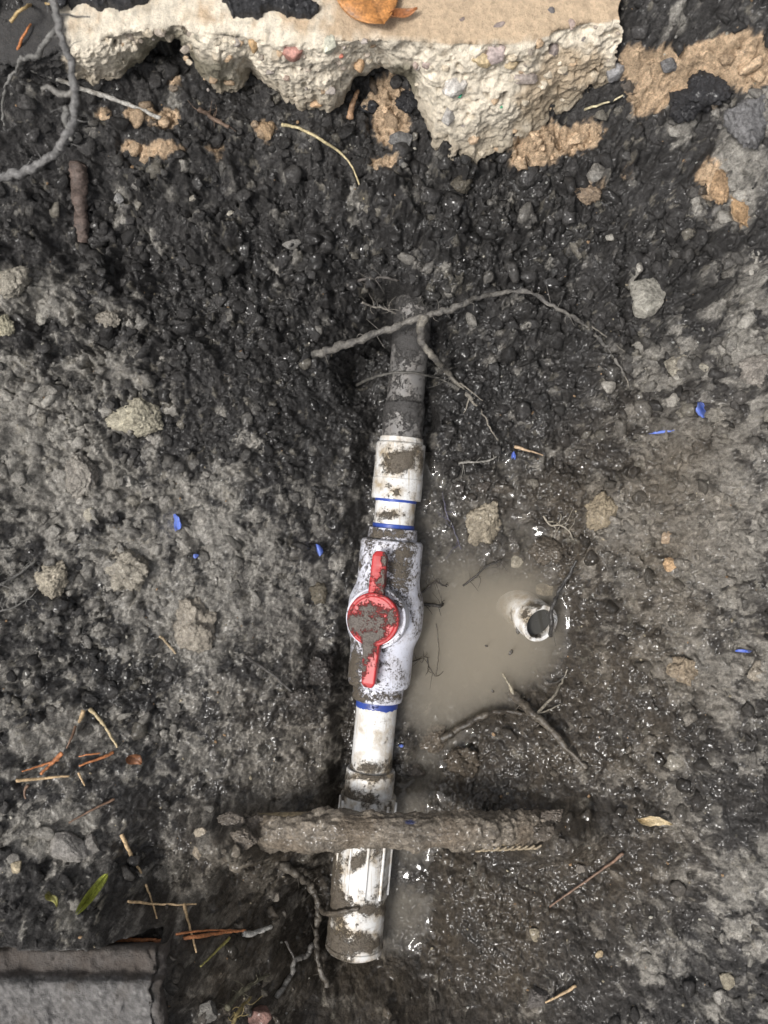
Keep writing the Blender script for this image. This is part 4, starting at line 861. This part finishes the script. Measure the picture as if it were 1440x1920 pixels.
NEED = [([(156, 1332), (148, 1355)], .0018, 'snapped tan end of an orange needle'), ([(142, 1362), (134, 1385), (124, 1403)], .0011, 'dark muddy needle above the needle bundle'), ([(116, 1412), (96, 1432), (76, 1452)], .0017, 'thick orange needle of the left bundle'),
        ([(110, 1425), (75, 1436), (42, 1446)], .0010, 'thin orange needle across the left bundle'), ([(212, 1411), (185, 1423), (148, 1436)], .0013, 'orange needle pointing away from the left bundle'), ([(188, 1412), (165, 1415), (148, 1418)], .0008, 'short reddish needle beside the left bundle'),
        ([(30, 1464), (80, 1459), (130, 1455)], .0014, 'pale straight needle below the left bundle'), ([(147, 1450), (153, 1462), (159, 1474)], .0010, 'tiny tan needle below the left bundle'), ([(52, 1472), (45, 1485), (48, 1498)], .0011, 'bent brown needle under the pale needle'),
        ([(215, 1498), (180, 1515), (130, 1542)], .0011, 'dark needle lying on smooth mud'), ([(228, 1565), (240, 1590), (250, 1612), (266, 1638)], .0017, 'thick orange needle above the straws'), ([(273, 1658), (285, 1690), (294, 1722)], .0009, 'thin orange needle crossing a straw'),
        ([(240, 1690), (290, 1695), (340, 1697), (368, 1695)], .0011, 'pale straw lying over the thin orange needle'), ([(345, 1695), (352, 1725), (358, 1748), (368, 1785)], .0012, 'tan stalk standing across the long needle bundle'),
        ([(168, 1763), (230, 1763), (295, 1762)], .0021, 'long orange needle beside the concrete block'), ([(290, 1765), (360, 1758), (420, 1748), (460, 1745)], .0017, 'orange needle bundle tip by the white stem'), ([(330, 1752), (380, 1745), (445, 1744)], .0009, 'fine orange needle on top of the bundle'),
        ([(430, 1758), (405, 1785), (376, 1812)], .0011, 'yellow-green stalk under the needle bundle'), ([(1300, 1620 - 220), (1296, 1400)], .0004, None),
        ([(1168, 1600), (1130, 1630), (1080, 1665), (1030, 1700)], .0012, 'long dark grass blade on the right bank'), ([(1080, 1848), (1050, 1866), (1022, 1880)], .0013, 'pale tan splinter on the lower right bank')]
for k, (p, r, lb) in enumerate(NEED):
    if lb is None: continue
    c_ = (.47, .19, .08)
    if 'straw' in lb or 'pale' in lb or 'tan' in lb: c_ = (.46, .33, .19)
    if 'dark' in lb or 'brown' in lb: c_ = (.17, .105, .07)
    if 'yellow' in lb: c_ = (.42, .38, .13)
    cat = 'straw' if ('straw' in lb or 'stalk' in lb) else 'grass blade' if 'grass' in lb else 'splinter' if 'splinter' in lb else 'pine needle'
    strand({'grass blade': 'grass_straw'}.get(cat, cat.replace(' ', '_')), [(a, b, g(.0035 + r)) for a, b in p], r, r * .55, c_, M['straw'], lb, cat, seed=60 + k, wob=.0004, m=8, cvar=.2)
strand('white_twig', [(456, 1752, g(.006)), (480, 1748, g(.008)), (508, 1738, g(.009))], .0022, .0017, (.42, .41, .38), M['straw'], 'short whitish stem at the tip of the orange needles', 'twig', seed=90)
r5 = strand('mossy_root', [(512, 1612, g(-.006)), (560, 1640, g(.012)), (588, 1668, g(.020)), (598, 1710, g(.022)), (592, 1760, g(.020)), (598, 1800, g(.012)), (615, 1850, g(.004))], .0034, .0020, (.08, .07, .058), M['wetroot'], 'muddy wet root draped beside the ribbed coupling', 'root', seed=91, m=16, wob=.002, mudc=(.13, .115, .095), rnoise=.4)
strand('rootlet', [(600, 1700, g(.02)), (612, 1712, .006), (640, 1710, .021), (672, 1703, .0245)], .0024, .0016, (.10, .085, .068), M['wetroot'], parent=r5, seed=92)
strand('rootlet', [(590, 1768, g(.018)), (572, 1795, g(.014)), (552, 1803, g(.012)), (545, 1830, g(.008)), (520, 1868, g(.004))], .0022, .0018, (.19, .18, .165), M['wetroot'], parent=r5, seed=93, wob=.0016)
strand('rootlet', [(535, 1765, g(.010)), (546, 1785, g(.012)), (552, 1803, g(.012))], .0012, .0008, (.11, .1, .09), M['wetroot'], parent=r5, seed=94)
strand('mossy_twig', [(425, 1890, g(.010)), (450, 1862, g(.012)), (480, 1840, g(.010)), (505, 1828, g(.006))], .0022, .0012, (.12, .11, .075), Rt, 'dull greenish stem above the reddish stone', 'twig', seed=95)
strand('mossy_twig', [(438, 1920, g(.012)), (446, 1898, g(.013)), (470, 1870, g(.010))], .0016, .0010, (.22, .17, .07), Rt, 'small yellow-brown stem beside the reddish stone', 'twig', seed=96)

# ---------------------------------------------------------------- leaves
def leaf(name, a, b, hw, colr, label, curl=.004, fold=.003, thick=.0006, zfun=onslab, cat='leaf', lob=0.0, z=0.006, parent=None):
    nu, nv = 44, 21; A0, B0 = zfun(*a), zfun(*b)
    ax = B0 - A0; Ln = np.linalg.norm(ax); ax /= Ln; up = np.array([0, 0, 1.]); sd = np.cross(up, ax); sd /= np.linalg.norm(sd)
    u = np.linspace(0, 1, nu)[:, None]; v = np.linspace(-1, 1, nv)[None]
    hw_ = hw * (H - A0[2]) / F * np.sin(np.pi * np.clip(u, .01, .995) ** .8) ** .75 * (1 + lob * np.sin(u * 21))
    zz_ = z + fold * np.abs(v) + curl * (v ** 2) * np.sin(u * 5 + 1) + curl * (u - .5) ** 2 * 3
    top = A0 + ax * (u * Ln + 0 * v)[..., None] + sd * (hw_ * v)[..., None] + up * zz_[..., None]
    V = np.concatenate([top.reshape(-1, 3), top.reshape(-1, 3) - up * thick]); n0 = nu * nv
    Q = grid_faces(nu, nv); rim = []
    e = [np.arange(nv), (nu - 1) * nv + np.arange(nv)[::-1], np.arange(nu)[::-1] * nv, np.arange(nu) * nv + nv - 1]
    for q in e: rim.append(np.stack([q[:-1], q[1:], q[1:] + n0, q[:-1] + n0], -1))
    vein = np.exp(-(np.broadcast_to(v, (nu, nv)) / .06) ** 2) + .3 * np.exp(-((np.sin((u * 14 + np.abs(v) * 3) * math.pi)) / .25) ** 2)
    c = np.asarray(colr) * (1 - .35 * np.clip(vein, 0, 1).reshape(-1, 1)) * (1 + .5 * fbm3(top.reshape(-1, 3) * 120, 3)[:, None])
    o = mesh(name, V, np.vstack([Q[:, ::-1], Q + n0, np.vstack(rim)]), M['leaf'], parent, rgb=np.vstack([c, c]), flt={'wet': .3})
    tag(o, label, cat); return o
leaf('dead_leaf', (664, -70), (720, 62), 62, (.42, .19, .06), 'shiny brown dead leaf lying on top of the slab', curl=.005, fold=.004)
leaf('dead_leaf', (730, 42), (782, 26), 9, (.36, .15, .06), 'small curled brown leaf piece beside the dead leaf', curl=.002, z=.004)
gon = lambda a, b: on(a, b, .002)
leaf('green_leaf', (166, 1684), (214, 1622), 9, (.30, .33, .06), 'crumpled yellow-green leaf sprig on the left bank', curl=.008, fold=.008, zfun=gon)
leaf('green_leaf', (98, 1662), (116, 1690), 7, (.20, .19, .06), 'small withered green leaf tip beside the sprig', curl=.003, zfun=gon)
leaf('bark_flake', (1188, 1528), (1254, 1538), 9, (.45, .36, .22), 'pale tan bark flake on the right bank', curl=.003, zfun=gon, cat='bark flake', lob=.08)
leaf('bark_flake', (246, 1412), (272, 1426), 11, (.20, .09, .045), 'rust-brown flake right of the orange needles', curl=.003, zfun=gon, cat='bark flake')
leaf('bark_flake', (-20, 1758), (42, 1768), 16, (.62, .62, .64), 'white chip at the edge of the concrete block', curl=.003, zfun=lambda a, b: on(a, b, .006), cat='chip')

# ---------------------------------------------------------------- lumps, stones, scraps
PALE = (.34, .315, .25)
LUMPS = [  # px, py, rx, ry (px), colour, wet, name, category, label
    (258, 785, 44, 42, (.40, .375, .29), .05, 'clay_lump', 'clay lump', 'big dry pale cream clay lump on the left bank'),
    (96, 1084, 36, 33, (.34, .31, .245), .1, 'clay_lump', 'clay lump', 'rough pale beige clod near the left edge'),
    (236, 1066, 46, 36, (.27, .25, .205), .4, 'clay_lump', 'clay lump', 'wet flattened grey clay lump below the blue cap'),
    (362, 1182, 44, 50, (.28, .255, .21), .4, 'clay_lump', 'clay lump', 'tall muddy grey clay lump beside the tiny twig'),
    (150, 890, 34, 48, (.25, .235, .205), .2, 'clay_lump', 'clay lump', 'smooth elongated grey clay lump below the cream lump'),
    (1208, 562, 40, 36, (.30, .29, .25), .3, 'stone', 'stone', 'angular grey stone with a blue smear on the right slope'),
    (168, 966, 13, 16, (.34, .32, .26), .1, 'pebble', 'pebble', 'small whitish clod left of the blue cap'),
    (905, 978, 34, 40, (.30, .265, .20), .3, 'clay_lump', 'clay lump', 'crumbly tan lump standing in the shallow pool'),
    (970, 1052, 13, 14, (.36, .33, .26), .4, 'pebble', 'pebble', 'round pale pebble at the upper shore of the puddle'),
    (1256, 1060, 16, 16, (.42, .29, .17), .1, 'pebble', 'pebble', 'round tan pebble on the right bank'),
    (1250, 1008, 15, 12, (.34, .26, .18), .3, 'pebble', 'pebble', 'brownish pebble above the round tan pebble'),
    (1025, 1105, 20, 16, (.22, .19, .14), .6, 'stone', 'stone', 'half-sunken brown stone above the white stub'),
    (1268, 684, 22, 20, (.29, .27, .22), .2, 'clay_lump', 'clay lump', 'grey-beige clod below the angular stone'),
    (1318, 688, 11, 9, (.33, .31, .25), .2, 'pebble', 'pebble', 'small beige pebble right of the grey-beige clod'),
    (1340, 780, 18, 16, (.25, .235, .20), .2, 'clay_lump', 'clay lump', 'soft grey clod beside the blue scrap'),
    (1420, 690, 30, 34, (.27, .25, .22), .2, 'clay_lump', 'clay lump', 'pale clod at the right edge above the soft clod'),
    (20, 530, 40, 34, (.31, .29, .24), .1, 'clay_lump', 'clay lump', 'pale tan clod at the left edge of the soil slope'),
    (200, 598, 24, 18, (.26, .24, .2), .2, 'clay_lump', 'clay lump', 'low beige clod under the twiggy straw'),
    (75, 597, 12, 14, (.32, .31, .27), .1, 'pebble', 'pebble', 'small pale pebble below the tan edge clod'),
    (5, 615, 18, 26, (.36, .34, .25), .1, 'clay_lump', 'clay lump', 'yellowish clod half out of frame on the left edge'),
    (1145, 446, 9, 9, (.36, .35, .31), .2, 'pebble', 'pebble', 'white pebble on the black right slope'),
    (545, 456, 18, 14, (.20, .195, .18), .2, 'pebble', 'pebble', 'dull grey pebble in the black soil below the straw'),
    (432, 398, 7, 8, (.40, .38, .32), .1, 'pebble', 'pebble', 'tiny bright pebble in the black soil'),
    (362, 372, 8, 7, (.34, .32, .27), .1, 'pebble', 'pebble', 'tiny beige pebble under the left sand patch'),
    (222, 372, 11, 10, (.25, .25, .24), .1, 'pebble', 'pebble', 'grey pebble beside the stubby brown stick'),
    (32, 1625, 13, 15, (.38, .33, .23), .1, 'pebble', 'pebble', 'cream pebble on the lower left bank'),
    (128, 1590, 48, 30, (.25, .24, .22), .2, 'stone', 'stone', 'flat rounded grey stone on the smooth left mud'),
    (170, 1590, 18, 22, (.23, .22, .20), .2, 'stone', 'stone', 'smaller grey stone touching the flat stone'),
    (150, 1740, 46, 40, (.26, .24, .2), .15, 'clay_lump', 'clay lump', 'large mottled grey clod above the concrete block'),
    (377, 1560, 13, 12, (.36, .32, .25), .3, 'pebble', 'pebble', 'pale pebble at the left end of the mud-caked root'),
    (370, 1598, 10, 14, (.30, .26, .2), .3, 'pebble', 'pebble', 'narrow tan pebble below the pale pebble'),
    (975, 1572, 10, 8, (.38, .32, .2), .3, 'pebble', 'pebble', 'cream pebble stuck near the right end of the mud-caked root'),
    (1088, 1630, 10, 10, (.22, .2, .17), .3, 'pebble', 'pebble', 'grey pebble by the long grass blade'),
    (1362, 1838, 16, 16, (.32, .29, .22), .1, 'pebble', 'pebble', 'beige pebble on the lower right bank'),
    (1002, 1752, 11, 12, (.25, .22, .16), .3, 'pebble', 'pebble', 'small tan pebble on the wet lower bank'),
    (1124, 1790, 8, 9, (.34, .27, .17), .3, 'pebble', 'pebble', 'tiny tan pebble above the pale splinter'),
    (1010, 1870, 26, 22, (.13, .12, .11), .3, 'soil_clod', 'soil clod', 'grey soil clod at the foot of the pale splinter'),
    (480, 1905, 34, 26, (.20, .12, .10), .2, 'stone', 'stone', 'reddish brown stone at the bottom of the hole'),
    (385, 1895, 30, 22, (.15, .145, .13), .2, 'stone', 'stone', 'grey stone between the block and the reddish stone'),
    (1322, 165, 40, 34, (.035, .035, .037), .35, 'soil_clod', 'soil clod', 'big black soil clod on the sand strip'),
    (1290, 190, 34, 30, (.033, .033, .035), .35, 'soil_clod', 'soil clod', 'black soil clod leaning on the bigger black clod'),
    (1252, 122, 20, 18, (.13, .13, .13), .15, 'stone', 'stone', 'dark grey pebble pressed into the sand strip'),
    (766, 186, 26, 25, (.028, .028, .03), .3, 'soil_clod', 'soil clod', 'squarish black clod in the hollow of the slab'),
    (692, 200, 19, 15, (.04, .042, .046), .2, 'soil_clod', 'soil clod', 'faceted dark chunk beside the orange-brown chip'),
    (755, 268, 26, 18, (.15, .15, .145), .2, 'stone', 'stone', 'grey stone below the hollow of the slab'),
    (600, 1262, 30, 34, (.055, .05, .045), .7, 'soil_clod', 'soil clod', 'wet dark clod left of the lower valve'),
    (565, 1310, 34, 28, (.06, .054, .047), .7, 'soil_clod', 'soil clod', 'wet dark clod below the other one by the valve'),
    (600, 1112, 18, 20, (.13, .115, .085), .6, 'soil_clod', 'soil clod', 'olive-brown clod in the gap left of the valve'),
    (815, 1385, 30, 26, (.12, .10, .075), .9, 'soil_clod', 'soil clod', 'rounded brown mud lump right of the lower pipe'),
    (870, 1430, 36, 30, (.10, .082, .06), .9, 'soil_clod', 'soil clod', 'glistening brown mud lump below the half-sunken root'),
    (780, 1445, 20, 16, (.07, .06, .05), .9, 'soil_clod', 'soil clod', 'small dark mud lump touching the lower pipe'),
    (1030, 1030, 38, 28, (.10, .085, .065), .9, 'soil_clod', 'soil clod', 'wet brown mud lump at the upper right of the puddle'),
    (860, 915, 16, 14, (.06, .054, .048), .9, 'soil_clod', 'soil clod', 'round dark lump ringed by shallow water'),
    (905, 912, 15, 12, (.07, .06, .05), .9, 'soil_clod', 'soil clod', 'dark lump beside the round one in shallow water'),
    (940, 915, 18, 12, (.09, .078, .062), .9, 'soil_clod', 'soil clod', 'knobbly brown lump in the shallow pool'),
    (1280, 1258, 26, 30, (.28, .23, .165), .3, 'clay_lump', 'clay lump', 'tan crumbly lump on the right bank'),
    (1420, 1262, 24, 22, (.28, .25, .2), .3, 'clay_lump', 'clay lump', 'pale clod by the right edge beside the tan lump'),
    (1130, 960, 30, 34, (.26, .22, .155), .3, 'clay_lump', 'clay lump', 'brownish clay lump right of the shallow pool'),
    (1400, 230, 40, 50, (.17, .17, .17), .2, 'soil_clod', 'soil clod', 'soft grey clod on the upper right slope'),
    (1350, 345, 20, 36, (.36, .25, .15), .1, 'clay_lump', 'sand lump', 'tan sandy clump on the upper right slope'),
    (1392, 395, 16, 32, (.34, .23, .13), .1, 'clay_lump', 'sand lump', 'narrow tan sandy clump below the other sandy clump'),
    (1100, 360, 26, 20, (.27, .21, .15), .2, 'clay_lump', 'sand lump', 'brown crumbly clump below the slab corner'),
    (500, 245, 18, 20, (.40, .29, .18), .1, 'clay_lump', 'sand lump', 'tan sandy clump left of the bent straw'),
    (432, 1538, 24, 20, (.17, .15, .125), .5, 'soil_clod', 'soil clod', 'pale muddy clod over the left end of the crossing root'),
    (452, 1578, 30, 20, (.15, .13, .105), .5, 'soil_clod', 'soil clod', 'muddy clod packed under the left end of the crossing root'),
    (478, 1548, 22, 18, (.19, .165, .135), .5, 'soil_clod', 'soil clod', 'small mud clod stuck on the bare end of the crossing root'),
    (1022, 1562, 26, 20, (.13, .112, .09), .6, 'soil_clod', 'soil clod', 'mud clod below the right end of the crossing root'),
    (1034, 1534, 24, 18, (.14, .12, .098), .6, 'soil_clod', 'soil clod', 'mud clod above the right end of the crossing root'),
    (865, 345, 24, 18, (.10, .09, .07), .3, 'soil_clod', 'soil clod', 'brown-black clod under the thick part of the slab'),
]
for k, (px, py, rx, ry, c, wt, nm, cat, lb) in enumerate(LUMPS):
    s0 = 0.00042; p = on(px, py, 0, rad=rx * s0 * .8); s = (H - p[2]) / F
    big = max(rx, ry) > 20
    smooth = nm in ('pebble', 'stone')
    o = lump(nm, p, (rx * s, ry * s, min(rx, ry) * s * (.75 if not smooth else .62)), c, M['clay'] if wt < .5 else M['soil'], 500 + k, 4 if big else 3, .30 if smooth else .40, 1.2 if smooth else 1.7,
             rot=(random.uniform(-.12, .12), random.uniform(-.12, .12), random.uniform(-.25, .25)), wet=wt, sink=.45 if smooth else .55, fine=.06 if smooth else .21, cvar=.34)
    tag(o, lb, cat)
p = on(1213, 582, .010); sm = lump('blue_smear', p, (.006, .0045, .0012), (.5, .6, .8), M['blue'], 777, 2, .3, parent=None, sink=0)
sm.name = 'blue_scrap'; tag(sm, 'light blue scrap stuck on the angular grey stone', 'plastic scrap')
SCR = [(330, 980, 15, 14, .5, 'bright blue cap-like plastic scrap on the left mud'), (598, 1030, 7, 12, .3, 'blue scrap in the dark soil left of the valve'), (367, 1042, 5, 4, .3, 'tiny blue speck below the cap-like scrap'), (1315, 768, 10, 15, .4, 'folded blue plastic scrap on the right bank'),
       (1242, 810, 22, 2.5, .8, 'thin blue plastic thread below the folded scrap'), (963, 855, 4, 8, .4, 'small deep blue scrap above the shallow pool'), (1395, 1221, 16, 3, .8, 'flat blue sliver on the right bank'), (752, 1398, 5, 3, .5, 'tiny blue fleck in mud beside the lower pipe')]
for k, (px, py, rx, ry, fl, lb) in enumerate(SCR):
    p = on(px, py, .0025); s = (H - p[2]) / F
    V, Fa = ICO[3]; V = V.copy(); V[:, :2] *= (1 + .35 * fbm3(V * 1.7 + k, 2))[:, None]
    V = V * np.array([rx * s, ry * s, .0009]); V[:, 2] += .0035 * np.sin(V[:, 0] / (rx * s) * 2 + k) * min(1, ry / 10) + .0012 * fbm3(V * 400 + k, 2)
    V = V @ rotm(.25, -.2, (-.2, .2, 0, .5, .12, 0, .05, .3)[k]).T + p
    tag(mesh('blue_scrap', V, Fa, M['blue'], flt={'mud': .30 + .4 * fbm3(V * 200, 2)}), lb, 'plastic scrap')

for k, (px, py, r) in enumerate(((972, 1181, 5), (912, 1211, 2), (958, 1223, 3.5), (924, 1296, 2.2))):
    V, Fa = ICO[2]; V = V * (1 + .4 * fbm3(V * 2 + k, 2))[:, None] * np.array([r * .00045, r * .0007, .0004]) @ rotm(0, 0, k * 1.3).T + P(px, py, WZ + .0003)
    tag(mesh('floating_speck', V, Fa, M['wetroot'], rgb=np.tile((.05, .042, .033), (len(V), 1))), ('brown fleck floating against the white stub', 'pinhead dark speck floating at the middle of the puddle', 'oblong dark speck floating below the white stub', 'dark speck floating above the half-sunken root')[k], 'speck', 'specks floating on the puddle')

# ---------------------------------------------------------------- loose crumbs and grains (uncountable)
def scatter(name, count, rmin, rmax, sub, prob, cfun, seed, mat, wetm, sink, label, cat, flat=.75):
    rg = np.random.default_rng(seed); bv, bf = ICO[sub]
    protos = []
    for k in range(10):
        off = rg.random(3) * 30; d = 1 + .5 * fbm3(bv * 1.6 + off, 2, .6) * 1.6; pv_ = bv * d[:, None]
        for _ in range(9):
            pn = rg.normal(size=3); pn /= np.linalg.norm(pn); pv_ = pv_ - np.maximum(0, pv_ @ pn - rg.uniform(.42, .72))[:, None] * pn
        protos.append(pv_ * (1.2 + .25 * fbm3(bv * 5 + off, 2))[:, None])
    xs, ys = rg.uniform(-.345, .345, count * 4), rg.uniform(-.443, .443, count * 4)
    j, i = gidx(xs, ys); keep = rg.random(len(xs)) < prob(PX[j, i], PY[j, i], gg[j, i], xs, ys, j, i)
    xs, ys, j, i = xs[keep][:count], ys[keep][:count], j[keep][:count], i[keep][:count]
    zs = gz(xs, ys); n = len(xs); r = rmin + (rmax - rmin) * rg.random(n) ** 2.6
    Vs, Fs, Cs, Ws = [], [], [], []
    nb = len(bv)
    pid = rg.integers(0, 10, n); sc = rg.uniform(.7, 1.3, (n, 3)) * r[:, None]; sc[:, 2] *= flat
    base = np.array([protos[q] for q in pid]) * sc[:, None, :]
    a = rg.uniform(0, 6.283, n); ca, sa = np.cos(a), np.sin(a); b = rg.uniform(-.6, .6, n); cb, sb = np.cos(b), np.sin(b)
    x, y, z = base[..., 0].copy(), base[..., 1].copy(), base[..., 2].copy()
    y, z = y * cb[:, None] - z * sb[:, None], y * sb[:, None] + z * cb[:, None]
    x, y = x * ca[:, None] - y * sa[:, None], x * sa[:, None] + y * ca[:, None]
    V = np.stack([x + xs[:, None], y + ys[:, None], z + (zs + r * flat * (1 - 2 * sink))[:, None]], -1).reshape(-1, 3)
    Q = (bf[None] + (np.arange(n) * nb)[:, None, None]).reshape(-1, 3)
    c = np.repeat(cfun(cc[j, i], rg, n), nb, axis=0); wt = np.repeat(np.clip(ww[j, i] * wetm, 0, 1), nb)
    o = mesh(name, V, Q, mat, rgb=c, flt={'wet': wt}); tag(o, label, cat, None, 'stuff'); return o
d_pipe = lambda x, y: np.abs((x - O_[0]) * A_[1] - (y - O_[1]) * A_[0])
cprob = lambda px, py, gr, x, y, j, i: np.clip(gr - .25, 0, 1) * (zz[j, i] > -.010) * (fbm(x * 22, y * 22, 2, 611) > -.25) * ((d_pipe(x, y) > .03) | (py < 560)) * ((zz[j, i] < .16) | (px > 1175) | (py < 60))
scatter('soil_crumbs', 5200, .0011, .0070, 1, cprob, lambda c, rg, n: c * rg.uniform(.65, 1.35, (n, 1)), 21, M['soil'], 1.0, .5, 'loose dark soil crumbs strewn over the sides of the hole', 'soil')
gprob = lambda px, py, gr, x, y, j, i: .9 * (zz[j, i] > -.012) * ((d_pipe(x, y) > .028) | (py < 560))
def gcol(c, rg, n):
    p = np.array([(.45, .43, .37), (.38, .33, .24), (.30, .29, .27), (.5, .5, .47), (.36, .24, .14)]); return p[rg.integers(0, 5, n)] * rg.uniform(.6, 1.1, (n, 1))
scatter('quartz_grains', 1400, .0004, .0016, 0, gprob, gcol, 22, M['clay'], .6, .3, 'tiny pale grit grains dotted over the dark soil', 'grit')
